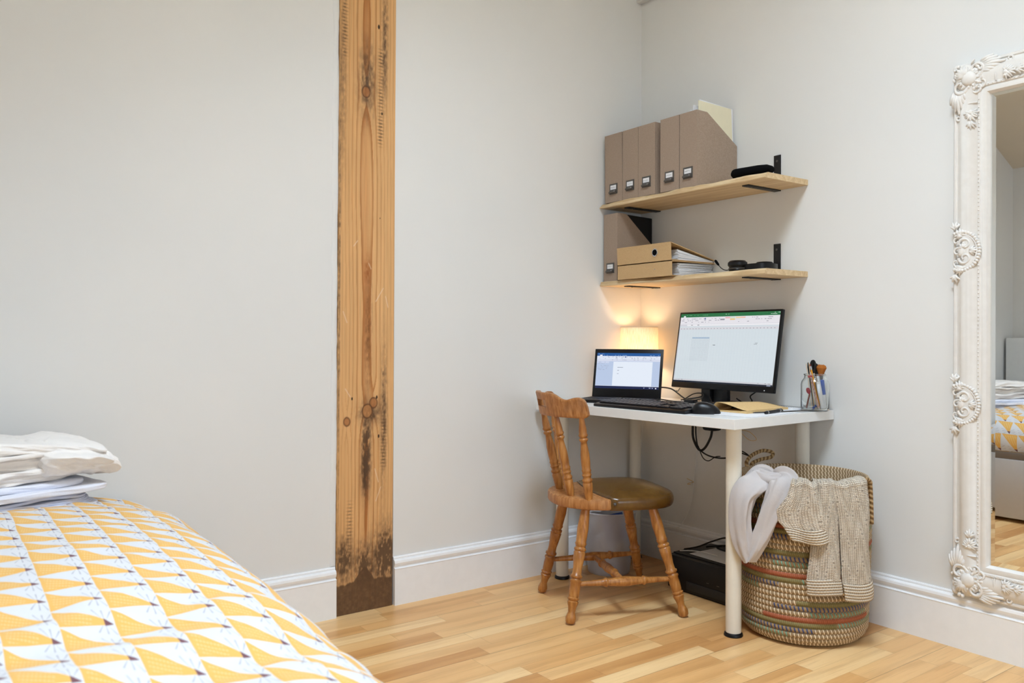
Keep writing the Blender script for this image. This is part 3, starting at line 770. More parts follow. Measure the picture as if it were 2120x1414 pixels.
ms = thing('computer_mouse', 'black computer mouse on the desk right of the keyboard', 'mouse', (.835, -.515, .7415), math.radians(42))
nu, nv = 26, 22; P = np.zeros((nu, nv, 3))
for i in range(nu):
    u = -1+2*i/(nu-1)
    for j in range(nv):
        v = -1+2*j/(nv-1)
        e = math.sqrt(max(0, 1-abs(u)**2.6)); wdt = .031*(e if abs(u) < .999 else 0)
        hgt = .037*max(0, (1-abs(u)**2.4))**.6*(1-.22*u)*max(0, (1-abs(v)**3.2))**.6
        P[i, j] = (u*.052, v*wdt, .003+hgt)
mo = grid_mesh('shell', P, BLACK, ms)
bm = B(); vs = [bm.verts.new((math.cos(a)*.051, math.copysign(abs(math.sin(a))**.75, math.sin(a))*.030, z)) for z in (0, .006) for a in [2*PI*k/32 for k in range(32)]]
for k in range(32): bm.faces.new((vs[k], vs[(k+1) % 32], vs[32+(k+1) % 32], vs[32+k]))
bm.faces.new(vs[:32]); bm.faces.new(vs[32:]); obj('underside', bm, KEYC, ms)
bm = B(); lathe(bm, [(.0, -.003), (.0065, -.003), (.007, 0), (.0065, .003), (0, .003)], 20, Matrix.Translation((-.026, 0, .0285)) @ Matrix.Rotation(PI/2, 4, 'X')); obj('scroll_wheel', bm, RUBBER, ms)

# ------------------------------------------------------------------ papers, notebooks, pen
bm = B(); box(bm, -.105, -.148, 0, .105, .148, .0012); o = obj('paper_sheet', bm, PAPER, loc=(.905, -.365, .7415), rotz=math.radians(4), smooth=None); tag(o, 'white paper sheet lying under the tan notebook', 'paper')
nb = thing('notebook', 'open tan paper notebook lying face up in front of the monitor', 'notebook', (.934, -.415, .7428), math.radians(91))
# local x along the long edge (away), y towards the left of the desk
n1, n2 = 14, 22; P = np.zeros((n1, n2, 3)); Q = np.zeros((n1, n2, 3))
for i in range(n1):
    x = .240*i/(n1-1)
    for j in range(n2):
        v = j/(n2-1); y = .157*v
        lift = (.022*math.sin(min(v/.84, 1)*PI/2)**1.6 if v < .84 else .022-.031*((v-.84)/.16)**1.5)*(1-.45*i/n1)
        P[i, j] = (x, y, .011 + lift); Q[i, j] = (x, y*1.0, .0045*(1-.6*v))
grid_mesh('raised_pages', P, TAN, nb, solid=.0012)
bm = B(); prism(bm, [(0, 0), (0, .0105), (.03, .0075), (.150, .0035), (.154, 0)], 'x', 0, .24); obj('page_block', bm, TAN, nb, smooth=None)
sp = thing('spiral_notebook', 'white spiral notebook at the back of the desk beside the jar', 'notebook', (.865, -.165, .7415), math.radians(-4))
bm = B(); box(bm, -.105, -.075, 0, .075, .085, .005, .0006); obj('page_block', bm, PAPER, sp, smooth=.5)
bm = B()
for k in range(22):
    c = Vector((-.100+k*.008, .085, .0045)); tube(bm, [c+Vector((0, math.cos(a)*.0045, math.sin(a)*.0045)) for a in [2*PI*q/10 for q in range(10)]], .0006, 5, True)
obj('spiral_binding', bm, DGREY, sp)
# pen
pen = thing('ballpoint_pen', 'black pen with silver rings at the front right of the desk', 'pen', (.968, -.312, .7480), math.radians(101))
bm = B(); turned(bm, (-.068, 0, 0), (.068, 0, 0), [(0, .0015), (.01, .004), (.05, .0058), (.9, .0064), (.98, .0055), (1, .004)], 16); obj('barrel', bm, BLACK, pen)
for x in (-.052, .040, .046):
    bm = B(); turned(bm, (x, 0, 0), (x+.004, 0, 0), [(0, .0064), (.5, .0070), (1, .0064)], 16); obj('ring', bm, CHROME, pen)
bm = B(); box(bm, .02, -.0012, .0064, .062, .0012, .0078); obj('clip', bm, CHROME, pen)
bm = B(); turned(bm, (.935, -.385, .7455), (1.00, -.12, .7455), [(0, .0008), (.04, .0024), (.95, .0024), (1, .001)], 10); o = obj('pencil', bm, DGREY); 
tag(o, 'thin grey pencil lying from the pen towards the jar', 'pencil')
bm = B(); turned(bm, (.70, -.335, .7465), (.80, -.29, .7465), [(0, .002), (.05, .0045), (.95, .0045), (1, .003)], 12); o = obj('marker_pen', bm, BLACK); tag(o, 'black marker pen lying left of the tan notebook below the monitor', 'pen')

# ------------------------------------------------------------------ jar of pens and brushes
JX, JY, JZ = .985, -.092, .7415
bm = B()
out = [(0, 0), (.044, 0), (.0485, .004), (.0495, .012), (.0495, .098), (.047, .108), (.040, .118), (.0375, .122), (.0375, .130), (.040, .1315), (.040, .1345), (.0375, .1355)]
inn = [(.0345, .1355), (.0345, .122), (.0375, .117), (.044, .107), (.0465, .098), (.0465, .012), (.044, .007), (0, .006)]
lathe(bm, out+inn, 48, cap=False); bmesh.ops.remove_doubles(bm, verts=bm.verts, dist=.00002)
o = obj('glass_jar', bm, GLASS, loc=(JX, JY, JZ)); tag(o, 'clear glass jar holding pens and brushes on the desk corner', 'jar')
Rr = Vector((.587, .81, 0)); Ff = Vector((-.81, .587, 0))     # across and away, seen from the room
def jp(a, d, z): return Vector((JX, JY, JZ)) + Rr*a + Ff*d + Vector((0, 0, z))
def stick(name, p, q, prof, mat, label, cat, n=14, group=None):
    bm = B(); turned(bm, p, q, prof, n); o = obj(name, bm, mat); return tag(o, label, cat, group) if label else o
YEL = flat('yellow_lacquer', rgb(240, 164, 40), .35); REDP = flat('red_plastic', rgb(176, 30, 50), .35); BLUEP = flat('blue_plastic', rgb(52, 92, 178), .4); REDBR = flat('red_brown_lacquer', rgb(120, 50, 36), .4)
WOODS = flat('pale_stick_wood', rgb(226, 196, 156), .6); BRIS = flat('brown_bristle', rgb(176, 106, 48), .9, spec=.1); SILV = flat('brushed_silver', rgb(200, 202, 206), .3, .8)
def jthing(name, label, cat): return thing(name, label, cat, (JX, JY, JZ))
def jl(a, d, z): return Rr*a + Ff*d + Vector((0, 0, z))
# yellow pencil
t = jthing('pencil', 'yellow pencil leaning in the glass jar', 'pencil')
bm = B(); turned(bm, jl(.014, -.012, .008), jl(-.014, .0, .150), [(0, .0032), (1, .0032)], 6); obj('shaft', bm, YEL, t)
bm = B(); turned(bm, jl(-.014, 0, .150), jl(-.0165, .001, .163), [(0, .0035), (.5, .0036), (1, .0034)], 12); obj('ferrule', bm, SILV, t)
bm = B(); turned(bm, jl(-.0165, .001, .163), jl(-.018, .002, .170), [(0, .0032), (.8, .0032), (1, .002)], 12); obj('eraser', bm, REDBR, t)
# black paint marker behind the pencil
stick('paint_brush', jp(.000, .012, .01), jp(-.020, .016, .176), [(0, .003), (.7, .0035), (.9, .0045), (1, .002)], BLACK, 'slim black brush handle leaning behind the yellow pencil', 'brush')
# scissors
t = jthing('scissors', 'scissors with glossy black handles standing in the jar', 'scissors')
for k, (a, top) in enumerate(((-.006, .185), (.006, .172))):
    bm = B(); Mx = Matrix.Translation(jl(a, .004+.006*k, top-.024)) @ Matrix.Rotation(math.radians(54+90*0), 4, 'Z')
    pts = [Mx @ Vector((math.cos(q)*.0062, 0, math.sin(q)*.020)) for q in [2*PI*i/28 for i in range(28)]]; tube(bm, pts, .0058, 10, True); obj('handle', bm, BLACK, t)
    bm = B(); turned(bm, jl(a+.001, .004+.006*k, top-.048), jl(.018, -.004+.004*k, .010), [(0, .005), (.15, .0042), (.3, .005), (1, .001)], 8); obj('blade', bm, SILV, t)
# white marker with silver cap
t = jthing('felt_tip_pen', 'white felt tip pen leaning in front of the scissors', 'pen')
bm = B(); turned(bm, jl(.020, -.022, .009), jl(.004, -.018, .108), [(0, .0072), (.7, .0078), (1, .0078)], 16); obj('barrel', bm, PAPER, t)
bm = B(); turned(bm, jl(.004, -.018, .108), jl(.001, -.016, .130), [(0, .0085), (.9, .0082), (1, .004)], 16); obj('cap', bm, SILV, t)
# blue eraser pen
t = jthing('glue_stick', 'white and blue stick at the right inside the jar', 'stick')
bm = B(); turned(bm, jl(.030, -.006, .008), jl(.026, -.004, .058), [(0, .0105), (1, .0105)], 18); obj('barrel', bm, PAPER, t)
bm = B(); turned(bm, jl(.026, -.004, .058), jl(.020, -.002, .112), [(0, .0118), (.95, .0118), (1, .010)], 18); obj('cap', bm, BLUEP, t)
# round powder brush
t = jthing('powder_brush', 'round brown bristle brush fanning out above the jar', 'brush')
bm = B(); turned(bm, jl(.030, .012, .010), jl(.024, .008, .112), [(0, .0022), (1, .004)], 12); obj('handle', bm, BLACK, t)
bm = B(); turned(bm, jl(.024, .008, .108), jl(.0235, .008, .132), [(0, .005), (.4, .0085), (1, .0095)], 18); obj('ferrule', bm, DGREY, t)
bm = B(); turned(bm, jl(.0235, .008, .131), jl(.025, .008, .168), [(0, .0095), (.35, .0145), (.68, .019), (.88, .0165), (1, .008)], 40)
for i, v in enumerate(bm.verts):
    v.co += (v.co-jl(.024, .008, .14))*(.05*math.sin(i*2.4))
obj('bristles', bm, BRIS, t)
# red topped stirrer, sticks
t = jthing('lipstick_brush', 'red headed brush tilting down inside the left of the jar', 'brush')
bm = B(); turned(bm, jl(-.034, -.008, .009), jl(-.022, -.006, .060), [(0, .003), (1, .003)], 10); obj('handle', bm, REDBR, t)
bm = B(); turned(bm, jl(-.022, -.006, .060), jl(-.030, -.006, .084), [(0, .003), (.4, .0075), (.8, .0065), (1, .003)], 14); obj('head', bm, REDP, t)
stick('striped_straw', jp(.006, -.02, .010), jp(-.020, -.012, .124), [(0, .0036), (1, .0036)], mk_kraft('speckled_paper', rgb(214, 190, 180), rgb(168, 108, 100), 160.), 'speckled pinkish straw leaning across the middle of the jar', 'straw')
stick('wooden_skewer', jp(-.010, .004, .012), jp(-.031, .004, .172), [(0, .0012), (1, .0012)], WOODS, 'thin wooden skewer, the leftmost one rising from the jar', 'stick')
stick('wooden_skewer', jp(-.004, -.004, .012), jp(-.024, -.002, .176), [(0, .0012), (1, .0012)], WOODS, 'thin wooden skewer just right of the leftmost one in the jar', 'stick')
t = jthing('hair_clip', 'red patterned clip in the neck of the jar', 'clip')
bm = B(); box(bm, -.010, -.004, .120, .006, .004, .132, .003, Matrix.Translation(Rr*-.018+Ff*-.006)); obj('grip', bm, REDP, t)
for k, (a, d, r, m, lb) in enumerate(((-.012, -.012, .007, BLUEP, 'small blue pin lying in the bottom left of the jar'), (.004, -.020, .006, SILV, 'small silver pin lying in the bottom middle of the jar'))):
    stick('push_pin', jp(a, d, .008), jp(a+.012, d+.004, .016), [(0, .003), (.3, .005), (.6, .002), (1, r*.8)], m, lb, 'pin', group='pins in the jar')

# ------------------------------------------------------------------ lamp
LX, LY = .096, -.106
lamp = thing('table_lamp', 'lit table lamp with linen drum shade behind the laptop', 'lamp', (LX, LY, .7415))
bm = B(); lathe(bm, [(.0, 0), (.055, 0), (.058, .006), (.05, .03), (.038, .07), (.02, .10), (.012, .115), (.009, .15)], 32); obj('base', bm, flat('cream_ceramic', rgb(230, 222, 208), .3), lamp)
hs_, rs = .165, .0835; z0 = .150
bm = B(); lathe(bm, [(rs+.004, z0), (rs, z0+hs_), (rs-.0012, z0+hs_), (rs+.0028, z0), (rs+.004, z0)], 96, cap=False); sh = obj('lamp_shade', bm, SHADE, lamp)
for zz_, rr_ in ((z0, rs+.004), (z0+hs_, rs)):
    bm = B(); tube(bm, [(math.cos(a)*rr_, math.sin(a)*rr_, zz_) for a in [2*PI*k/64 for k in range(64)]], .0016, 6, True); obj('rim', bm, CREAM, sh)
bm = B(); turned(bm, (0, 0, .15), (0, 0, .19), [(0, .014), (1, .014)], 16); obj('bulb_socket', bm, WHITEP, lamp)
bl = bpy.data.lights.new('lamp_bulb', 'POINT'); bl.energy = 1.7; bl.color = (1., .68, .38); bl.shadow_soft_size = .04
bo = bpy.data.objects.new('lamp_bulb', bl); COL.objects.link(bo); bo.location = (LX, LY, .7415+.215)

# ------------------------------------------------------------------ cables on and under the desk
def cable(name, ctrl, r, label, mat=RUBBER, n=10, group=None, uvs=None):
    bm = B(); tube(bm, spline(ctrl, n), r, 8, uvscale=uvs); o = obj(name, bm, mat); return tag(o, label, 'cable', group)
DZ = .7445
cable('cable', [(.325, -.215, .80), (.38, -.20, .795), (.43, -.19, .765), (.47, -.19, DZ+.004), (.54, -.20, DZ+.004)], .0030, 'black cable dropping from the laptop side to the desk', group=None)
cable('cable', [(.325, -.225, .752), (.38, -.20, DZ), (.45, -.20, DZ), (.52, -.19, DZ), (.57, -.17, DZ), (.545, -.14, DZ+.004)], .0026, 'black cable running flat from the laptop towards the monitor stand')
cable('cable', [(.30, -.06, .79), (.33, -.10, .785), (.36, -.14, .782), (.37, -.16, .786)], .0016, 'thin black cable behind the laptop touching the left of the monitor')
cable('cable', [(.40, -.15, DZ+.003), (.44, -.13, .775), (.49, -.13, .778), (.50, -.15, .760), (.47, -.17, DZ+.008), (.42, -.15, DZ+.008), (.46, -.10, .765), (.52, -.10, .80)], .0024, 'black looped cable in front of the desk corner below the monitor')
cable('cable', [(.36, -.12, DZ), (.42, -.10, DZ+.010), (.50, -.11, .768), (.54, -.14, .758), (.57, -.17, DZ+.002)], .0024, 'black cable arching behind the looped one below the monitor')
bm = B(); box(bm, .452, -.205, .7415, .50, -.172, .756, .004); o = obj('cable_adapter', bm, BLACK); tag(o, 'small black cable adapter block on the desk left of the monitor stand', 'adapter')
bm = B(); box(bm, .475, -.125, .7435, .522, -.085, .805, .004); o = obj('power_adapter', bm, BLACK); tag(o, 'black power brick standing left of the monitor stand', 'power adapter')
cable('cable', [(.62, -.06, .800), (.68, -.055, .815), (.70, -.05, .80), (.665, -.05, .775), (.68, -.06, .755), (.645, -.07, .750), (.62, -.08, .765)], .0026, 'black cable curling right of the monitor stand')
# under the desk
ps = thing('power_strip', 'black plug block with cables fixed beneath the tabletop', 'power strip', (.47, -.11, 0))
bm = B(); box(bm, -.10, -.025, .680, .20, .025, .7065, .004); obj('strip', bm, BLACK, ps)
bm = B(); box(bm, .02, -.028, .628, .085, .022, .680, .010); obj('plug', bm, BLACK, ps)
bm = B(); box(bm, -.022, -.032, .640, .010, .0, .680, .004); obj('plug', bm, WHITEP, ps)
bm = B(); tube(bm, spline([(-.03, -.02, .69), (-.035, -.02, .63), (-.03, -.02, .585), (0, -.02, .545), (.03, -.02, .555), (.052, -.01, .60), (.055, -.005, .63)], 10), .005, 10); obj('cord', bm, RUBBER, ps)
bm = B(); tube(bm, spline([(-.01, -.03, .645), (-.008, -.03, .60), (.005, -.03, .555), (.05, -.03, .53), (.12, -.03, .525), (.2, -.03, .54)], 10), .0032, 8); obj('cord', bm, RUBBER, ps)
bm = B(); tube(bm, spline([(-.005, -.02, .56), (.02, -.02, .515), (.05, -.02, .505), (.085, -.02, .525), (.11, -.02, .53)], 8), .002, 8); obj('cord', bm, RUBBER, ps)
bm = B(); tube(bm, spline([(.16, -.02, .565), (.2, .0, .560), (.225, .01, .545), (.195, .01, .55), (.16, .0, .562)], 8), .0026, 8); obj('cord', bm, RUBBER, ps)
bm = B(); tube(bm, spline([(.165, .03, .64), (.20, .05, .632), (.225, .06, .605), (.20, .05, .60), (.17, .03, .63)], 8), .0012, 8); obj('cable_tie', bm, TAN, ps)
cable('lead', [(.36, -.012, .64), (.352, -.010, .56), (.348, -.010, .47), (.335, -.010, .39), (.330, -.010, .32), (.315, -.015, .26), (.28, -.028, .185), (.24, -.03, .165), (.19, -.03, .16), (.15, -.03, .135)], .0016, 'thin white lead hanging down the right wall under the desk', WHITEP)
cable('lead', [(.045, -.012, .705), (.036, -.010, .64), (.020, -.012, .55), (.010, -.012, .44), (.012, -.03, .36)], .0011, 'thin pale wire down the room corner behind the desk leg', WHITEP)
t = thing('wire_hook', 'small coiled wire hook on the right wall under the desk', 'hook', (.318, -.008, .378))
bm = B(); tube(bm, spline([(-.02, -.004, .012), (.0, -.010, .010), (.018, -.004, .002), (.0, -.012, -.004), (-.016, -.004, -.012), (.004, -.008, -.010)], 6), .0013, 6); obj('coil', bm, TAN, t)
bm = B(); lathe(bm, [(.004, -.007), (.004, .007)], 10, Matrix.Translation((.004, 0, 0)) @ Matrix.Rotation(PI/2, 4, 'X')); obj('anchor', bm, WHITEP, t)

# ------------------------------------------------------------------ printer, paper, cable heap, bin
pr = thing('printer', 'low black printer on the floor under the desk', 'printer', (.456, -.300, 0))
bm = B(); box(bm, 0, 0, .008, .345, .262, .138, .004); box(bm, .01, .01, 0, .335, .25, .01); obj('body', bm, BLACK, pr, smooth=.5)
bm = B(); box(bm, .002, .03, .1375, .343, .260, .142, .002); obj('lid', bm, BLACKM, pr, smooth=.5)
bm = B(); box(bm, .10, -.003, .018, .30, .002, .05, .001); obj('output_tray', bm, BLACKM, pr, smooth=.5)
bm = B()
for k in range(3): box(bm, .20+k*.05, -.0008, .066-.0*k, .212+k*.05, .001, .0675)
obj('marking', bm, DGREY, pr, smooth=None)
bm = B(); box(bm, -.13, -.075, 0, .13, .085, .0012); o = obj('paper_sheet', bm, PAPER, loc=(.655, -.175, .1425), rotz=math.radians(-2), smooth=None); tag(o, 'white paper sheet lying on top of the black printer', 'paper')
rnd = random.Random(12)
for k, (ctrl, r, lb, mt) in enumerate((
    ([(.47, -.22, .146), (.50, -.17, .155), (.53, -.12, .175), (.58, -.09, .195), (.63, -.09, .180), (.66, -.10, .150), (.72, -.11, .148), (.79, -.12, .150)], .0035, 'thick black cable arching over the printer lid', RUBBER),
    ([(.50, -.12, .147), (.56, -.09, .160), (.62, -.07, .165), (.66, -.08, .15), (.60, -.11, .148), (.54, -.10, .150), (.60, -.08, .165), (.68, -.06, .16), (.78, -.07, .152)], .0035, 'tangled black cable coiled at the back of the printer lid', RUBBER),
    ([(.475, -.25, .1455), (.50, -.22, .146), (.53, -.20, .146), (.57, -.19, .146), (.62, -.195, .1465)], .0022, 'pale cable end lying on the front left of the printer lid', WHITEP))):
    cable('cable', ctrl, r, lb, mt, group=None)

bin_ = thing('waste_bin', 'translucent plastic waste bin in the corner under the desk', 'waste bin', (.140, -.330, 0))
bm = B(); lathe(bm, [(.088, 0), (.090, .004), (.116, .262), (.120, .266), (.1215, .264), (.118, .268), (.114, .262), (.088, .008), (0, .006)], 48, cap=False)
obj('bucket', bm, FROST, bin_)
def crumple(name, c, r, mat, label, cat, seed, loc):
    bm = B(); bmesh.ops.create_icosphere(bm, subdivisions=3, radius=r)
    for v in bm.verts:
        n_ = float(fbm(v.co.x/r*2.2+seed, v.co.y/r*2.2+v.co.z/r*1.7, seed)); v.co *= (.72+.5*n_); v.co.z *= c
    o = obj(name, bm, mat, loc=loc, smooth=.3); return tag(o, label, cat)
crumple('crumpled_paper', 1.1, .075, PAPER, 'crumpled white paper filling the lower half of the waste bin', 'paper', 3, (.135, -.33, .09))
bm = B(); box(bm, -.06, -.05, -.0012, .05, .05, .0012); bm.transform(Matrix.Rotation(math.radians(62), 4, Vector((.587, .81, 0)))); bm.transform(Matrix.Rotation(math.radians(25), 4, Vector((-.81, .587, 0))))
o = obj('blue_card', bm, BLUEP, loc=(.185, -.335, .195), smooth=None); tag(o, 'blue card packet inside the waste bin', 'packet')
bm = B()
nP = 20; P = np.zeros((nP, nP, 3))
for i in range(nP):
    for j in range(nP):
        u, v = i/(nP-1)-.5, j/(nP-1)-.5; P[i, j] = (u*.15, v*.13, .02*fbm(np.array(u*7+9), np.array(v*7+3), 4) + .03*u)
o = grid_mesh('bin_liner', P, WHITELINEN, loc=(.14, -.335, .262), rotz=.5, solid=.002); tag(o, 'white plastic wrapper lying across the waste bin mouth', 'wrapper')

# ------------------------------------------------------------------ chair
ch = thing('dining_chair', 'turned beech chair with olive-brown leather seat facing the desk', 'chair', (.466, -.63, 0), math.atan2(-.385, .923))
LEGP = [(0, .012), (.015, .017), (.05, .0185), (.075, .0155), (.10, .0125), (.14, .015), (.165, .0185), (.185, .0205), (.195, .0165), (.205, .020), (.215, .0215), (.225, .017), (.24, .0185), (.30, .0195), (.345, .0185), (.355, .0215), (.368, .0215), (.375, .017), (.385, .0165), (.395, .0215), (.41, .0215), (.42, .0165), (.47, .0160), (.55, .0195), (.61, .0215), (.62, .018), (.63, .0215), (.645, .0215), (.655, .0165), (.67, .0185), (.685, .021), (.70, .0185), (.74, .019), (.82, .0205), (.92, .0175), (1, .015)]
feet = [(-.187, -.213), (.187, -.213), (.205, .213), (-.205, .213)]; tops = [(-.125, -.135), (.125, -.135), (.135, .115), (-.135, .115)]
for (fx, fy), (tx, ty) in zip(feet, tops):
    bm = B(); turned(bm, (fx, fy, .004), (tx, ty, .395), LEGP, 24)
    for v in bm.verts:
        if v.co.z < 0: v.co.z = 0
    obj('leg', bm, TURNED, ch, smooth=.9)
def lp(i, z): f_ = feet[i]; t_ = tops[i]; k = z/.395; return Vector((f_[0]+(t_[0]-f_[0])*k, f_[1]+(t_[1]-f_[1])*k, z))
SP = [(0, .0085), (.12, .0095), (.26, .0115), (.29, .0135), (.30, .0165), (.315, .0165), (.325, .0125), (.38, .0145), (.5, .0175), (.62, .0145), (.675, .0125), (.685, .0165), (.70, .0165), (.71, .0135), (.74, .0115), (.88, .0095), (1, .0085)]
for a, b_ in ((0, 3), (1, 2)):
    bm = B(); turned(bm, lp(a, .135), lp(b_, .135), SP, 20); obj('stretcher', bm, TURNED, ch, smooth=.9)
m0 = (lp(0, .135)+lp(3, .135))/2; m1 = (lp(1, .135)+lp(2, .135))/2
bm = B(); turned(bm, m0, m1, SP, 20); obj('stretcher', bm, TURNED, ch, smooth=.9)
# seat plan: outline by angle, superellipse widening to the front
def seat_r(a):
    c, s = math.cos(a), math.sin(a)
    wx = .199 + .012*s; wy = .238 if s > 0 else .212
    e = 3.3 if s > 0 else 2.25
    return (abs(c/wx)**e + abs(s/wy)**e)**(-1/e)
CY = -.02                                                   # seat centre
def outline(n, k=1.): return [(math.cos(2*PI*i/n)*seat_r(2*PI*i/n)*k, CY+math.sin(2*PI*i/n)*seat_r(2*PI*i/n)*k) for i in range(n)]
def joint(x): return -.088 + .9*x*x*(-1) * 0 + .55*x*x      # rear edge of the leather pad
# wooden slab under everything
bm = B(); n = 96; layers = [(.955, .393), (.985, .396), (1., .402), (1., .424), (.99, .430), (.965, .4325)]
rg = []
for k, z in layers:
    rg.append([bm.verts.new((x, min(y, .9), z)) for x, y in outline(n, k if True else 1)])
for a, b_ in zip(rg, rg[1:]):
    for i in range(n): bm.faces.new((a[i], a[(i+1) % n], b_[(i+1) % n], b_[i]))
bm.faces.new(rg[0]); bm.faces.new(rg[-1])
# keep only the rear of the slab full width; the front shrinks inside the pad
for v in bm.verts:
    if v.co.y > joint(v.co.x)+.004: v.co.x *= .955; v.co.y = CY+(v.co.y-CY)*.955
obj('seat', bm, CREST, ch, smooth=.6)
# leather pad
nu, nv = 150, 30; P = np.zeros((nu, nv, 3)); PC = .055
def inside(x, y):
    a = math.atan2(y-CY, x); return math.hypot(x, y-CY) < seat_r(a) and y > joint(x)
for i in range(nu):
    a = 2*PI*i/nu; c, s_ = math.cos(a), math.sin(a); lo, hi = 0., .4
    for _ in range(24):
        md_ = (lo+hi)/2
        if inside(c*md_, PC+s_*md_): lo = md_
        else: hi = md_
    R0 = lo; rear = 1-float(sm(.0, .03, np.array((PC+s_*R0)-joint(c*R0))))
    for j in range(nv):
        t_ = j/(nv-1)
        if t_ < .72: k = t_/.72; rr = k*.95; z = .439+.026*(1-k**2.8)*(1 if True else 0)
        else: q = (t_-.72)/.28*PI*.92; rr = .95+(.065 if rear < .5 else .05)*math.sin(q)*(1-rear*.4); z = .415+.024*math.cos(q)
        zz_ = z if rear < .01 else z-(z-.434)*rear*(t_**6 if z > .434 else 0)
        P[i, j] = (c*R0*rr, PC+s_*R0*rr, zz_)
pad = grid_mesh('seat_pad', P, LEATHER, ch, close_u=True)
bm = B()
for k in range(27):
    x = -.178+.356*k/26; bmesh.ops.create_icosphere(bm, subdivisions=1, radius=.0016, matrix=Matrix.Translation((x, joint(x)+.001, .4355)))
obj('stitching', bm, RUBBER, pad)
for sx in (-1, 1):
    bm = B(); bmesh.ops.create_icosphere(bm, subdivisions=2, radius=.006, matrix=Matrix.Translation((sx*.199, joint(.195)+.016, .417))); obj('stud', bm, DGREY, pad)
# spindles and crest rail
def arc(s): return (s*.194+.004, -.256 + .108*abs(s)**2.1)       # s in -1..1 at rail bottom
SPN = [(0, .0125), (.06, .0145), (.13, .0165), (.20, .0175), (.215, .0150), (.235, .0180), (.25, .0180), (.265, .0140), (.29, .0150), (.305, .0175), (.32, .0150), (.345, .0160), (.36, .0175), (.375, .0150), (.45, .0165), (.55, .0160), (.66, .0120), (.70, .0110), (.72, .0160), (.735, .0165), (.75, .0120), (.765, .0150), (.78, .0170), (.80, .0140), (.84, .0140), (.92, .0110), (1, .0088)]
for s in (-.88, -.42, .44, .90):
    x, y = arc(s); bm = B(); turned(bm, (.01+.142*s/.88, -.190+.055*abs(s/.88)**2, .428), (x, y, .728), SPN, 20); obj('spindle', bm, TURNED, ch, smooth=.9)
ns, nt = 121, 17
def crest(s, t_, side):                                     # t 0 bottom..1 top
    x, y = arc(s); e = abs(s)
    top = .800 + .006*math.cos(min(e/.22, 1)*PI*.5)**1 - .020*math.exp(-((e-.50)/.13)**2) + .0*e
    if e < .42: top = .8065
    elif e < .70: top = .8065-.020*(1-math.cos((e-.42)/.28*PI))/2
    elif e < .88: top = .7865+.010*(1-math.cos((e-.70)/.18*PI))/2
    else: top = .7965-.026*(1-math.sqrt(max(0, 1-((e-.88)/.12)**2)))
    bot = .722 + (.012*((e-.93)/.07)**2 if e > .93 else 0)
    if e > .985: pass
    z = bot+(top-bot)*t_
    # normal pointing outwards in plan
    d = 1e-3; xa, ya = arc(s-d); xb, yb = arc(s+d); tx_, ty_ = xb-xa, yb-ya; L = math.hypot(tx_, ty_); nx_, ny_ = ty_/L, -tx_/L
    lean = .013*t_ + .006*t_*t_
    th = .0115*(1-.25*t_)*(1 if e < .97 else .8)
    off = lean + (th if side else -th)
    if 0 < t_ < 1: pass
    else: off = lean + (th*.72 if side else -th*.72)
    return (x+nx_*off, y+ny_*off, z)
bm = B(); V = {}
def hole(i, j):
    s0 = -1+2*(i+.5)/(ns-1); t0 = (j+.5)/(nt-1); return abs(s0) < .26 and .36 < t0 < .66
for side in (0, 1):
    for i in range(ns):
        for j in range(nt): V[side, i, j] = bm.verts.new(crest(-1+2*i/(ns-1), j/(nt-1), side))
def isf(i, j): return 0 <= i < ns-1 and 0 <= j < nt-1 and not hole(i, j)
for i in range(ns-1):
    for j in range(nt-1):
        if hole(i, j): continue
        for side in (0, 1): bm.faces.new([V[side, i, j], V[side, i+1, j], V[side, i+1, j+1], V[side, i, j+1]])
        for (di, dj, a, b_) in ((-1, 0, (i, j), (i, j+1)), (1, 0, (i+1, j), (i+1, j+1)), (0, -1, (i, j), (i+1, j)), (0, 1, (i, j+1), (i+1, j+1))):
            if not isf(i+di, j+dj): bm.faces.new([V[0, a[0], a[1]], V[0, b_[0], b_[1]], V[1, b_[0], b_[1]], V[1, a[0], a[1]]])
bmesh.ops.delete(bm, geom=[v for v in bm.verts if not v.link_faces], context='VERTS')
obj('backrest', bm, CREST, ch, smooth=.7)

# ------------------------------------------------------------------ laundry basket
BX, BY, BH, BR = 1.052, -.265, .535, .2165
bk = thing('laundry_basket', 'tall round woven grass laundry basket with coloured bands, beside the desk', 'basket', (BX, BY, 0))
def bprof():                                                # (r, z) path of coil rows
    path = []
    for k in range(400):
        t_ = k/399
        if t_ < .12: a = t_/.12*PI/2; path.append((BR-.055+.045*math.sin(a), .050*(1-math.cos(a))+.006))
        else: q = (t_-.12)/.88; path.append((BR-.010+.010*math.sin(q*PI*.55)+.0*q, .056+(BH-.062)*q))
    return path
bp = bprof(); NR = 31; SU = 6; NA = 260
rows_n = NR*SU+1; P = np.zeros((NA, rows_n+10, 3)); UV = np.zeros((NA, rows_n+10, 2))
cum = [0]
for a, b_ in zip(bp, bp[1:]): cum.append(cum[-1]+math.hypot(b_[0]-a[0], b_[1]-a[1]))
tot = cum[-1]; prs = [p[0] for p in bp]; pzs = [p[1] for p in bp]
angs = np.array([2*PI*i/NA for i in range(NA)])
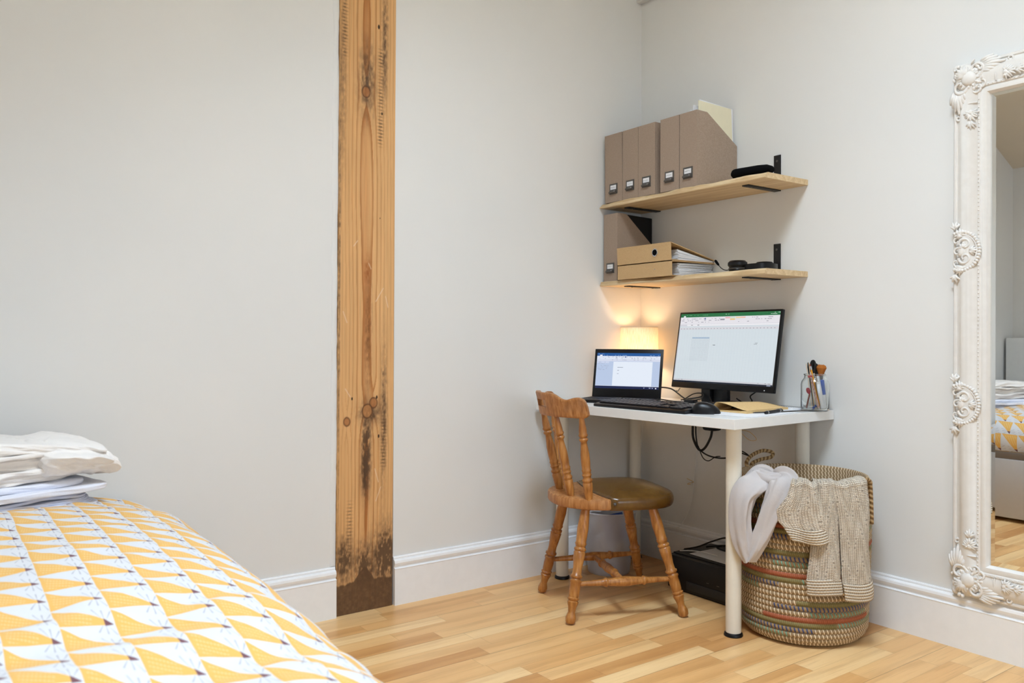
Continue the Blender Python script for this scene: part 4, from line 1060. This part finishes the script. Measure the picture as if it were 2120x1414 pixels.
for j in range(rows_n):
    v = j/SU; s_ = v/NR*tot; r = interp(cum, prs, s_); z = interp(cum, pzs, s_); s2 = min(s_+.001, tot); s1 = max(s2-.002, 0)
    dr = interp(cum, prs, s2)-interp(cum, prs, s1); dz = interp(cum, pzs, s2)-interp(cum, pzs, s1); L = math.hypot(dr, dz) or 1
    bul = .0062*abs(math.sin(PI*v))**.6
    rr = r + dz/L*bul + .002*np.sin(angs*3+1)*z; zz_ = z - dr/L*bul
    P[:, j, 0] = np.cos(angs)*rr; P[:, j, 1] = np.sin(angs)*rr; P[:, j, 2] = zz_
    UV[:, j, 0] = angs/(2*PI)*104; UV[:, j, 1] = v
for k in range(10):                                         # rim roll and inner wall
    a = k/4*PI if k < 5 else PI; rin = (-.006+.006*math.cos(a)) if k < 5 else -.013
    z = (BH + .006*math.sin(a)) if k < 5 else BH-(k-4)*.09
    rr = BR-.0035+rin
    P[:, rows_n+k, 0] = np.cos(angs)*rr; P[:, rows_n+k, 1] = np.sin(angs)*rr; P[:, rows_n+k, 2] = z
    UV[:, rows_n+k, 0] = angs/(2*PI)*104; UV[:, rows_n+k, 1] = NR + (.1+k*.2 if k < 5 else (k-4)*7.)
P[..., 2] = np.maximum(P[..., 2], 0.0)
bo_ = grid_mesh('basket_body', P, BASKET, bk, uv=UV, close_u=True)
# coil and stitch colours: bands of dyed coil run part way round, stepping down as the coil spirals
nV = NA*(rows_n+10); coil = np.zeros((NA, rows_n+10, 4), np.float32); stc = np.zeros_like(coil)
GRASS = rgb(168, 140, 104); CRM = rgb(238, 216, 182); ORG = rgb(180, 104, 74); OLV = rgb(142, 130, 84); BLU = rgb(58, 76, 122); TEA = rgb(128, 178, 150)
for j in range(rows_n+10):
    row = min(int(j/SU), NR-1) if j < rows_n else NR-1
    for i in range(NA):
        al = ((math.degrees(angs[i]) + 55.5 + 180) % 360)-180  # 0 faces the room
        coil[i, j] = GRASS; stc[i, j] = CRM
        for base, shift in ((5, 0), (9, -75), (13, 30), (18, -45), (22, 20), (27, -20)):
            al2 = ((al+shift+180) % 360)-180
            if row == base+1 and -35 < al2 < 70: coil[i, j] = ORG; stc[i, j] = ORG
            if row == base and -80 < al2 < 30: coil[i, j] = OLV; stc[i, j] = OLV
            if row == base and 30 <= al2 < 100: stc[i, j] = TEA
            if row == base-1 and -100 < al2 < 10: stc[i, j] = BLU
            if row == base-2 and -70 < al2 < -10: stc[i, j] = TEA
me = bo_.data
for nm, arr in (('coil', coil), ('stitch', stc)):
    at = me.color_attributes.new(nm, 'FLOAT_COLOR', 'POINT'); at.data.foreach_set('color', arr.reshape(-1))
bm = B(); lathe(bm, [(0, .004), (.17, .004), (.17, .009), (0, .009)], 40, cap=False); obj('bottom', bm, TAN, bk)
def bang(deg): return math.radians(deg-55.5)
def bpt(deg, r, z): return Vector((math.cos(bang(deg))*r, math.sin(bang(deg))*r, z))
# rope handles
hp = [bpt(-116, BR-.014, BH-.05), bpt(-114, BR-.008, BH+.004), bpt(-116, BR-.004, BH+.022), bpt(-128, BR+.004, BH+.040), bpt(-142, BR+.010, BH+.052), bpt(-152, BR+.010, BH+.044), bpt(-150, BR+.004, BH+.028), bpt(-138, BR+.004, BH+.020), bpt(-126, BR+.002, BH+.006), bpt(-122, BR-.010, BH-.03)]
bm = B(); tube(bm, spline(hp, 8), .0068, 10, uvscale=60.); obj('rope_handle', bm, ROPE, bk)
hp = [bpt(34, BR-.010, BH-.06), bpt(36, BR-.004, BH+.004), bpt(44, BR+.004, BH+.016), bpt(56, BR+.008, BH+.014), bpt(66, BR+.010, BH+.0), bpt(69, BR+.011, BH-.06), bpt(70, BR+.012, BH-.14)]
bm = B(); tube(bm, spline(hp, 8), .0068, 10, uvscale=60.); obj('rope_handle', bm, ROPE, bk)

# cloths hanging over the rim. path along length: inside -> over the rim -> down outside
def drape(name, mat, parent, tl, zb, fold, amp, seed, thick, off=.010, nl=90, nw=26, uvs=(26, 80), inside=.10, puff=0.):
    """tl: list of (z_outside, phi_left, phi_right) from the rim down; zb unused; fold: number of folds across"""
    zs = [a[0] for a in tl][::-1]; pl = [a[1] for a in tl][::-1]; prr = [a[2] for a in tl][::-1]
    zend = tl[-1][0]; Lin = inside; Lrim = .045; Lout = BH-zend; T = Lin+Lrim+Lout
    P = np.zeros((nw, nl, 3)); UV = np.zeros((nw, nl, 2)); wref = math.radians(abs(tl[len(tl)//2][2]-tl[len(tl)//2][1]))*BR
    for j in range(nl):
        s = j/(nl-1)*T
        if s < Lin: r = BR-.035-(Lin-s)*.25; z = BH-(Lin-s)*.9; ze = BH
        elif s < Lin+Lrim:
            a = (s-Lin)/Lrim*PI; r = BR-.010-.025*math.cos(a)+.0; z = BH+.014*math.sin(a); ze = BH
        else: q = s-Lin-Lrim; z = BH-q; r = BR+.013 + .004*min(1, q/.05); ze = z
        a0 = np.interp(ze, zs, pl); a1 = np.interp(ze, zs, prr)
        for i in range(nw):
            v = i/(nw-1); ph = a0+(a1-a0)*v
            w_ = (sm(0, .08, s-Lin*.3))
            f = amp*(math.sin(v*fold*2*PI+seed + .8*math.sin(s*14+seed)))*w_ + .008*(float(fbm(np.array(v*4.+seed), np.array(s*16.), seed))-.5) + puff*math.sin(v*PI)**.7*w_
            rr = r+off+f+amp*.9
            z2 = z + (.034*(float(fbm(np.array(v*3.2+seed*1.7), np.array(.5), seed+2))-.35)*math.exp(-((s-Lin-Lrim*.5)/.05)**2))
            p = bpt(ph, rr, z2 + (.006*math.sin(v*9+seed) if j > nl-8 else 0)*(j-(nl-8))/8)
            P[i, j] = p; UV[i, j] = (v*uvs[0], s*uvs[1]/.3)
    return grid_mesh(name, P, mat, parent, uv=UV, solid=thick, sub=1)
kn = thing('knitted_cardigan', 'beige lace-knit cardigan hanging over the basket rim', 'cardigan', (BX, BY, 0))
drape('collar_panel', KNIT, kn, [(BH+.01, -7, 9), (.50, -10, 11), (.455, -17, 14), (.42, -16, 15.5), (.395, -11, 16)], 0, 1.3, .008, 2, .007, off=.018, uvs=(17, 62), puff=.014)
drape('sleeve', KNIT, kn, [(BH+.01, 8, 24), (.45, 8, 26), (.34, 6, 27), (.235, 3, 28)], 0, .9, .004, 5, .007, off=.006, uvs=(16, 62), puff=.018)
drape('sleeve', KNIT, kn, [(BH+.01, 21, 52), (.45, 25, 55), (.35, 27.5, 55), (.220, 29, 58)], 0, 1.2, .005, 9, .007, off=.007, uvs=(22, 62), puff=.018)
def hem(tl, seed, off, uv, puff, amp, fold):
    nw, nl = 26, 18; P = np.zeros((nw, nl, 3)); UV = np.zeros((nw, nl, 2)); z0, z1 = tl[0][0], tl[1][0]
    for j in range(nl):
        q = j/(nl-1); z = z0+(z1-z0)*q; a0 = tl[0][1]+(tl[1][1]-tl[0][1])*q; a1 = tl[0][2]+(tl[1][2]-tl[0][2])*q
        for i in range(nw):
            v = i/(nw-1); r = BR+.017+off+amp*.9+amp*math.sin(v*fold*2*PI+seed)+puff*math.sin(v*PI)**.7+.003*math.sin(q*PI)
            P[i, j] = bpt(a0+(a1-a0)*v, r, z+.004*math.sin(v*5+seed)); UV[i, j] = (v*uv, q*14)
    return grid_mesh('ribbed_hem', P, RIB, kn, uv=UV, solid=.009, sub=1)
hem([(.405, -13, 16), (.358, -6, 18.5)], 2, .018, 12, .014, .008, 1.3)
hem([(.243, 3, 28), (.190, 4, 30)], 5, .006, 12, .018, .004, .9)
hem([(.228, 29, 58), (.170, 31, 60)], 9, .007, 16, .018, .005, 1.2)

# pale grey fleece: one loop of cloth, two lobes meeting at the lowest point
def lobe(pts, wd, seed, th, tilt0):
    c = spline([bpt(a, r, z) for a, r, z in pts], 14); n = len(c); nw = 32; P = np.zeros((nw, n, 3))
    for j, p in enumerate(c):
        t_ = j/(n-1); w = interp(*zip(*wd), t_)
        tg = (c[min(j+1, n-1)]-c[max(j-1, 0)]).normalized(); out_ = Vector((p.x, p.y, 0)).normalized()
        sd = tg.cross(out_).normalized(); nn = sd.cross(tg).normalized()
        for i in range(nw):
            a = 2*PI*i/nw; cc, ss = math.cos(a), math.sin(a)
            wob = 1+.14*math.sin(a*4+t_*5+seed)+.10*math.sin(a*7-t_*6)+.16*(float(fbm(np.array(a*1.1+seed), np.array(t_*9.), seed))-.5)
            q = p + sd*(math.copysign(abs(cc)**.8, cc)*w*.5*wob) + nn*(ss*th*wob)
            P[i, j] = q
    return P
fl = thing('fleece_blanket', 'pale grey fleece looped over the left of the basket rim', 'blanket', (BX, BY, 0))
P1 = lobe([(-36, BR-.07, .50), (-38, BR-.025, BH-.002), (-40, BR+.030, BH-.016), (-42.5, BR+.058, .48), (-43.5, BR+.066, .41), (-42.5, BR+.064, .345), (-40.5, BR+.058, .30), (-38.5, BR+.050, .272)],
          [(0, .08), (.2, .105), (.45, .092), (.75, .072), (1, .030)], 2, .021, 0)
grid_mesh('outer_fold', P1, GREYTOWEL, fl, close_u=True, sub=1)
P2 = lobe([(-26, BR-.075, .49), (-17, BR-.03, BH-.002), (-15, BR+.010, BH-.004), (-18, BR+.030, .490), (-23, BR+.036, .435), (-28, BR+.040, .375), (-33, BR+.046, .32), (-37.5, BR+.048, .276)],
          [(0, .07), (.2, .09), (.45, .072), (.75, .056), (1, .030)], 7, .019, 0)
grid_mesh('inner_fold', P2, GREYTOWEL, fl, close_u=True, sub=1)
P3 = lobe([(-58, BR-.05, .50), (-50, BR-.02, BH-.004), (-40, BR-.005, BH+.004), (-28, BR-.008, BH+.0), (-14, BR-.012, BH+.008), (-5, BR-.016, BH+.020)], [(0, .05), (.3, .06), (.7, .05), (1, .012)], 4, .014, 0)
grid_mesh('corner_fold', P3, GREYTOWEL, fl, close_u=True, sub=1)
crumple('crumpled_shirt', .5, .17, GREYTOWEL, 'crumpled grey clothes inside the laundry basket', 'clothes', 5, (BX, BY, .40))

# ------------------------------------------------------------------ mirror
mi = thing('wall_mirror', 'tall mirror in an ornate cream carved frame on the right wall', 'mirror', (1.442, 0, .178))
mW, mH = .90, 1.712; gx = .112                              # frame width; local origin bottom left
FP = [(0, .001), (.0, .016), (.004, .021), (.010, .022), (.013, .018), (.020, .022), (.034, .033), (.050, .0375), (.064, .036), (.074, .030), (.079, .028), (.081, .031), (.087, .031), (.090, .027), (.094, .029), (.106, .027), (.110, .020), (.112, .012)]
bm = B(); cs = [(0, 0, 1, 1), (mW, 0, -1, 1), (mW, mH, -1, -1), (0, mH, 1, -1)]; rg = []
for cx, cz_, sx, sz in cs: rg.append([bm.verts.new((cx+sx*d, -h, cz_+sz*d)) for d, h in FP])
for k in range(4):
    a, b_ = rg[k], rg[(k+1) % 4]
    for i in range(len(FP)-1): bm.faces.new((a[i], b_[i], b_[i+1], a[i+1]))
    bm.faces.new
obj('frame', bm, FRAME, mi, smooth=.7)
bm = B(); box(bm, .003, -.010, .003, mW-.003, -.001, mH-.003); obj('backing', bm, FRAME, mi, smooth=None)
# bevelled glass
bm = B(); g0, g1, bv = .112, .112, .016
o_ = [bm.verts.new((x, -.0125, z)) for x, z in ((g0, g0), (mW-g0, g0), (mW-g0, mH-g0), (g0, mH-g0))]
i_ = [bm.verts.new((x, -.0140, z)) for x, z in ((g0+bv, g0+bv), (mW-g0-bv, g0+bv), (mW-g0-bv, mH-g0-bv), (g0+bv, mH-g0-bv))]
bk_ = [bm.verts.new((x, -.0102, z)) for x, z in ((g0, g0), (mW-g0, g0), (mW-g0, mH-g0), (g0, mH-g0))]
bm.faces.new(i_); bm.faces.new(bk_)
for k in range(4): bm.faces.new((o_[k], o_[(k+1) % 4], i_[(k+1) % 4], i_[k])); bm.faces.new((o_[k], o_[(k+1) % 4], bk_[(k+1) % 4], bk_[k]))
obj('mirror_glass', bm, MIRROR, mi, smooth=None)
bm = B()                                                    # bead row
def bead(x, z):
    bmesh.ops.create_icosphere(bm, subdivisions=1, radius=.0026, matrix=Matrix.Translation((x, -.0315, z)))
for k in range(int((mH-.22)/.0125)):
    bead(.084, .11+k*.0125); bead(mW-.084, .11+k*.0125)
for k in range(int((mW-.2)/.0125)):
    bead(.10+k*.0125, .084); bead(.10+k*.0125, mH-.084)
obj('beading', bm, FRAME, mi)
# carved ornaments
rndc = random.Random(3)
def blob(bm, x, z, y, rx, rz, ry, rot=0):
    bmesh.ops.create_icosphere(bm, subdivisions=2, radius=1., matrix=Matrix.Translation((x, y, z)) @ Matrix.Rotation(rot, 4, 'Y') @ Matrix.Diagonal((rx, ry, rz, 1)))
def scroll(bm, x, z, y, r0, turns, a0, sgn, th):
    pts = []
    for k in range(int(26*turns)):
        t_ = k/(26*turns); a = a0+sgn*2*PI*turns*t_; r = r0*(1-.78*t_)
        pts.append((x+math.cos(a)*r, y-.004*t_, z+math.sin(a)*r))
    tube(bm, pts, [th*(1-.45*i/len(pts)) for i in range(len(pts))], 7)
def leaf(bm, x, z, y, L, w, ang, nr=5):                     # ribbed acanthus leaf
    for k in range(nr):
        q = (k/(nr-1)-.5)*2; a = ang+q*.55; ll = L*(1-.28*abs(q))
        pts = spline([(x, y+.002, z), (x+math.cos(a)*ll*.5, y-.006, z+math.sin(a)*ll*.5), (x+math.cos(a+q*.25)*ll, y-.001, z+math.sin(a+q*.25)*ll)], 5)
        tube(bm, pts, [w*(.6+.7*math.sin(PI*min(i/(len(pts)-1)+.08, 1))) for i in range(len(pts))], 6)
def leafn(bm, x, z, y, L, w, ang, nr=5):                    # narrow overlapping plume
    for k in range(nr):
        q = (k/(nr-1)-.5)*2; dx, dz = -math.sin(ang)*q*.016, math.cos(ang)*q*.016; ll = L*(1-.45*abs(q)); a = ang+q*.16
        pts = spline([(x+dx, y+.002, z+dz), (x+dx+math.cos(a)*ll*.5, y-.006, z+dz+math.sin(a)*ll*.5), (x+dx+math.cos(a+q*.12)*ll, y+.001, z+dz+math.sin(a+q*.12)*ll)], 5)
        tube(bm, pts, [w*(.55+.6*math.sin(PI*min(i/(len(pts)-1)*.9+.1, 1))) for i in range(len(pts))], 6)
def corner(bm, X0, Z0, sx, sz):
    tmp = bmesh.new(); y = -.034
    blob(tmp, .050, .050, y+.010, .046, .046, .016)
    for k in range(34):
        a = rndc.uniform(0, 2*PI); rr = rndc.uniform(.018, .052); blob(tmp, .050+math.cos(a)*rr, .050+math.sin(a)*rr, y+.001, rndc.uniform(.005, .010), rndc.uniform(.003, .006), .006, rndc.uniform(0, 3))
    for k in range(9):
        blob(tmp, .012, .02+k*.012, y+.012, .009, .008, .007); blob(tmp, .02+k*.012, .012, y+.012, .008, .009, .007)
    leaf(tmp, .050, .050, y, .044, .0060, PI*1.25, 7)
    scroll(tmp, .030, .078, y, .026, 1.3, -.5, 1, .0055); scroll(tmp, .078, .030, y, .026, 1.3, PI/2+.5, -1, .0055)
    leafn(tmp, .022, .088, y+.006, .072, .0062, PI/2, 7); leafn(tmp, .088, .022, y+.006, .072, .0062, 0, 7)
    blob(tmp, .056, .056, y-.004, .024, .024, .010); 
    for k in range(12): a = 2*PI*k/12; blob(tmp, .056+math.cos(a)*.026, .056+math.sin(a)*.026, y-.002, .0075, .0045, .005, -a)
    scroll(tmp, .092, .075, y+.004, .018, 1.1, PI, -1, .0045); scroll(tmp, .075, .092, y+.004, .018, 1.1, -PI/2, 1, .0045)
    leaf(tmp, .020, .020, y+.008, .024, .0045, PI*.25, 5); blob(tmp, .012, .012, y+.012, .012, .012, .008); blob(tmp, .010, .036, y+.012, .008, .014, .008); blob(tmp, .036, .010, y+.012, .014, .008, .008)
    scroll(tmp, .018, .172, y+.014, .012, 1.2, -PI/2, 1, .0045); scroll(tmp, .172, .018, y+.014, .012, 1.2, PI, -1, .0045)
    # sprig along the side and along the rail
    for flip in (0, 1):
        def P(a, b_): return (a, b_) if not flip else (b_, a)
        x, z = P(.062, .165)
        ax = PI/2 if not flip else 0
        leaf(tmp, x, z, y+.001, .034, .0036, ax, 5); leaf(tmp, x, z, y+.001, .026, .003, ax+1.25, 4); leaf(tmp, x, z, y+.001, .026, .003, ax-1.25, 4)
        leaf(tmp, x+math.cos(ax)*.026, z+math.sin(ax)*.026, y, .030, .0034, ax, 5)
        blob(tmp, x, z, y-.003, .009, .009, .006)
        x2, z2 = P(.062, .135); tube(tmp, spline([(x2-.018*(1-flip), y+.002, z2-.018*flip), (x2, y-.002, z2), (x2+.018*(1-flip), y+.002, z2+.018*flip)], 5), .003, 6)
    for v in tmp.verts: v.co = Vector((X0+sx*v.co.x, v.co.y, Z0+sz*v.co.z))
    me = bpy.data.meshes.new('t'); tmp.to_mesh(me); tmp.free(); bm.from_mesh(me); bpy.data.meshes.remove(me)
for X0, Z0, sx, sz in cs:
    bm = B(); corner(bm, X0, Z0, sx, sz); obj('corner_carving', bm, FRAME, mi, smooth=1.2)
def rosette(X0, Z0, sx):
    bm = B(); y = -.030
    for k in range(26):
        a = -PI*.62+PI*1.24*k/25; blob(bm, .032+math.cos(a)*.056, math.sin(a)*.062, y-.004, .0065, .0055, .006, -a)
    tube(bm, [(.032+math.cos(a)*.049, y-.004, math.sin(a)*.054) for a in [-PI*.62+PI*1.24*k/30 for k in range(31)]], .0035, 6)
    scroll(bm, .044, .022, y-.004, .020, 1.2, PI, -1, .005); scroll(bm, .044, -.022, y-.004, .020, 1.2, PI, 1, .005)
    scroll(bm, .020, .0, y, .014, 1.3, 0, 1, .0045); leaf(bm, .056, 0, y-.002, .028, .004, 0, 5); leaf(bm, .040, .006, y-.002, .024, .004, PI*.6, 4)
    blob(bm, .034, 0, y-.004, .012, .020, .008); scroll(bm, .016, .034, y+.002, .013, 1.1, 0, 1, .004); scroll(bm, .016, -.036, y+.002, .014, 1.1, 0, -1, .004)
    leaf(bm, .040, .048, y+.002, .036, .004, PI*.82, 6); leaf(bm, .040, -.050, y+.002, .036, .004, -PI*.82, 6)
    scroll(bm, .012, .082, y+.010, .012, 1.2, -PI/2, 1, .0045); scroll(bm, .012, -.084, y+.010, .012, 1.2, PI/2, -1, .0045); leaf(bm, .012, .07, y+.006, .03, .004, PI*.55, 4); leaf(bm, .012, -.072, y+.006, .03, .004, -PI*.55, 4)
    for v in bm.verts: v.co = Vector((X0+sx*v.co.x, v.co.y, Z0+v.co.z))
    obj('side_rosette', bm, FRAME, mi, smooth=1.2)
for zr in (.617, 1.108):
    rosette(.0, zr, 1); rosette(mW, zr, -1)

# ------------------------------------------------------------------ bed
bed = thing('bed', 'low white-panelled bed frame standing against the left wall', 'bed', (0, 0, 0))
bm = B(); box(bm, .05, -3.72, .022, 1.98, -2.145, .345, .004); obj('side_panel', bm, flat('pale_bed_panel', rgb(206, 204, 204), .45), bed, smooth=.4)
for px, py in ((.12, -2.25), (1.9, -2.25), (.12, -3.6), (1.9, -3.6)):
    bm = B(); box(bm, px-.03, py-.03, 0, px+.03, py+.03, .022); obj('foot', bm, BLACKM, bed, smooth=None)
bm = B(); box(bm, .05, -3.72, .345, 1.98, -2.150, .385, .003); rail = obj('slat_rail', bm, flat('grey_wood_rail', rgb(128, 116, 104), .6), bed)
for px in (.30, 1.1, 1.7):
    bm = B(); box(bm, px, -2.150, .348, px+.03, -2.146, .384); obj('rail_clip', bm, BLACKM, rail, smooth=None)
bm = B(); box(bm, .06, -3.70, .385, 1.96, -2.20, .50, .03, seg=3); obj('mattress', bm, WHITELINEN, bed)
# duvet: sheet surface, from far side over the top, down the near side
def duvet():
    na, nb_ = 230, 170; x = np.linspace(.03, 2.03, na)
    prof = [(-3.66, .50), (-3.5, .552), (-3.2, .565), (-2.9, .567), (-2.65, .566), (-2.50, .562), (-2.40, .555), (-2.32, .543), (-2.26, .527), (-2.215, .505), (-2.182, .478), (-2.165, .450), (-2.160, .422), (-2.163, .400), (-2.172, .384)]
    pp = spline([(0, a, b_) for a, b_ in prof], 40); cl = [0]
    for a, b_ in zip(pp, pp[1:]): cl.append(cl[-1]+(b_-a).length)
    s = np.linspace(0, cl[-1], nb_*1); s = cl[-1]*(1-(1-np.linspace(0, 1, nb_))**1.25)
    py = np.interp(s, cl, [p.y for p in pp]); pz = np.interp(s, cl, [p.z for p in pp])
    Xg, Sg = np.meshgrid(x, s, indexing='ij'); Y = np.broadcast_to(py, Xg.shape).copy(); Z = np.broadcast_to(pz, Xg.shape).copy()
    n1 = fbm(Xg*3.2+5, Sg*3.0, 3); n2 = fbm(Xg*9, Sg*8, 9); n3 = fbm(Xg*5+Sg*7, Xg*16-Sg*6, 14)
    top = np.clip((Z-.40)/.12, 0, 1)
    Z += top*((n1-.5)*.030 + (n2-.5)*.012 + (n3-.5)*.007)
    side = 1-sm(.46, .54, Z)
    Y += (.5-top*.5+.4)*((n1-.5)*.030+(n2-.5)*.016)*np.clip(sm(-2.45, -2.2, Y), 0, 1)
    # the end by the wall is a little plumper, the foot end rounds over
    Z += top*(.020*np.exp(-((Xg-.50)/.30)**2) - .045*(1-sm(.0, .30, Xg)) + .026*np.exp(-((Xg-.95)/.45)**4) + .007*np.sin((Xg*.9+Y*.5)*30+n1*6)*sm(1.15, 1.5, Xg)); foot = sm(1.80, 2.03, Xg); Z -= foot**2*(Z-.40)*.95
    P = np.stack([Xg, Y, Z], -1)
    D0 = 2.02; a = (Sg-cl[-1])                                  # arc distance from the hanging edge
    # print is woven slightly askew: triangles point to the near side, columns run along the bed
    cu, cv = .073, .083
    U = (a + .52)/cu + 5; Vv = (Xg*1.0 - (a)*.62)/cv + 30 + .3*np.sin(Xg*2)
    UV = np.stack([U, Vv], -1)
    o = grid_mesh('duvet', P, DUVET, uv=UV, solid=.012)
    tag(o, 'white duvet printed with yellow triangles spread over the bed', 'duvet')
duvet()

# folded laundry on the bed, seen end-on: front edge near x .40, right end near y -2.33
LZ = lambda z: .570+(z-.572)*.89
def slabcloth(name, x0, x1, y0, y1, z0, z1, mat, seed, wr=.006, rot=0, parent=None, loc=None, sag=0, ey=2.6, nfreq=1.):
    if y0 > -3.1 and name != 'rumpled_sheet': z0, z1, y1 = LZ(z0), LZ(z1), y1-.055
    nu, nv = 110, 44; P = np.zeros((nu, nv, 3)); cx, cy, cz_ = (x0+x1)/2, (y0+y1)/2, (z0+z1)/2; a_, b_, c_ = (x1-x0)/2, (y1-y0)/2, (z1-z0)/2
    for i in range(nu):
        t = 2*PI*i/nu; ct, st_ = math.cos(t), math.sin(t); ex = 7.
        rx = (abs(ct)**ex+abs(st_)**ex)**(-1/ex)
        for j in range(nv):
            q = -PI/2+PI*j/(nv-1); cq, sq = math.cos(q), math.sin(q); rz = (abs(cq)**ey+abs(sq)**ey)**(-1/ey)
            k = cq*rz; kk = min(1., k) ** (.35)
            px, py, pz = ct*rx*a_, st_*rx*b_, sq*rz*c_
            # edge profile: radial squeeze only near top and bottom caps
            lim = 1-(c_/min(a_, b_))*(1-k) if k > .02 else k/.02*(1-(c_/min(a_, b_)))
            P[i, j] = (px*lim, py*lim, pz)
    X_, Y_, Z_ = P[..., 0]+cx, P[..., 1]+cy, P[..., 2]+cz_
    n1 = fbm(Y_*7*nfreq+seed, X_*8*nfreq+Z_*20, seed)-.5; n2 = fbm(Y_*5*nfreq+Z_*45, X_*16+seed*3, seed+5)-.5; n3 = (np.abs(fbm(Y_*13+Z_*30+seed, X_*11+Z_*20, seed+9)-.5)*2)**.6-.45
    P[..., 0] = X_ + n2*wr*2.6 - n3*wr*1.1; P[..., 1] = Y_ + n2*wr*1.8; P[..., 2] = Z_ + n1*wr*2.0 + n3*wr*.5 - sag*sm(.6, 1., (Y_-y0)/(y1-y0))
    if rot:
        c, s = math.cos(rot), math.sin(rot); xx = P[..., 0]-cx; yy_ = P[..., 1]-y1; P[..., 0] = cx+xx*c-yy_*s; P[..., 1] = y1+xx*s+yy_*c
    return grid_mesh(name, P, mat, parent, close_u=True, sub=1, loc=loc)
RT = math.radians(18)
bx0, bx1 = .10, .40
o = slabcloth('folded_sheet', bx0-.03, bx1+.035, -3.0, -2.345, .572, .580, WHITELINEN, 2, .004, RT); tag(o, 'thin white folded sheet at the bottom of the laundry stack', 'sheet')
st = thing('grey_sheet', 'pale grey sheet with ruffled folded edges, low in the laundry stack', 'sheet')
for k in range(6): slabcloth('fold', bx0-.01, bx1+.030+.006*(k % 2), -2.98, -2.362-.004*k, .579+k*.0063, .5860+k*.0063, GREYSHEET, 5+k, .0075, RT, st)
o = slabcloth('folded_sheet', bx0-.02, bx1+.030, -2.99, -2.325, .6165, .634, WHITELINEN, 21, .004, RT, ey=5.); tag(o, 'smooth white folded sheet directly above the ruffled grey one', 'sheet')
o = slabcloth('folded_sheet', bx0, bx1+.015, -2.98, -2.375, .633, .652, WHITELINEN, 25, .005, RT); tag(o, 'white folded pillowcase between the sheets and cream bedding', 'pillowcase')
cb = thing('folded_bedding', 'thick cream cotton bedding folded on top of the laundry stack', 'bedding')
slabcloth('fold', bx0, bx1+.01, -2.97, -2.387, .650, .686, CREAMLINEN, 31, .013, RT, cb)
slabcloth('fold', bx0, bx1+.02, -2.96, -2.397, .682, .694, CREAMLINEN, 35, .011, RT, cb)
slabcloth('fold', bx0, bx1+.005, -2.96, -2.392, .692, .727, CREAMLINEN, 39, .015, RT, cb)
slabcloth('fold', bx0, bx1+.025, -2.96, -2.372, .724, .736, CREAMLINEN, 43, .009, RT, cb)
slabcloth('fold', bx0-.01, bx1+.015, -2.97, -2.357, .733, .772, CREAMLINEN, 47, .012, RT, cb, sag=.024)
# the bulky turned-over right end of the bedding
slabcloth('end_fold', bx0+.01, bx1+.028, -2.56, -2.325, .664, .764, CREAMLINEN, 53, .017, RT, cb, ey=2.3, sag=.012)
slabcloth('end_fold', bx0+.03, bx1+.012, -2.44, -2.300, .652, .735, CREAMLINEN, 58, .015, RT, cb, ey=2.2, sag=.010)
# pillow and rumpled sheets behind the stack (seen in the mirror)
o = slabcloth('pillow', .12, .62, -3.62, -3.20, .588, .71, WHITELINEN, 71, .014, 0, ey=2.1); tag(o, 'white pillow on the bed behind the laundry, seen in the mirror', 'pillow')
o = slabcloth('rumpled_sheet', .50, .92, -3.25, -2.75, .590, .632, STRIPE, 75, .016, .3); tag(o, 'rumpled striped sheet on the bed, seen in the mirror', 'sheet')
o = slabcloth('blue_print_cloth', .48, .85, -3.30, -2.98, .636, .660, mk_kraft('blue_print_cotton', rgb(60, 86, 160), rgb(226, 230, 240), 45.), 78, .012, .2); tag(o, 'blue and white printed cloth on the rumpled sheet in the mirror', 'cloth')
bm = B(); box(bm, .02, -3.91, 0, 1.5, -3.76, 1.02, .004); o = obj('headboard_panel', bm, WHITEP, smooth=.4); tag(o, 'plain white panel against the back wall beyond the bed, in the mirror', 'panel')
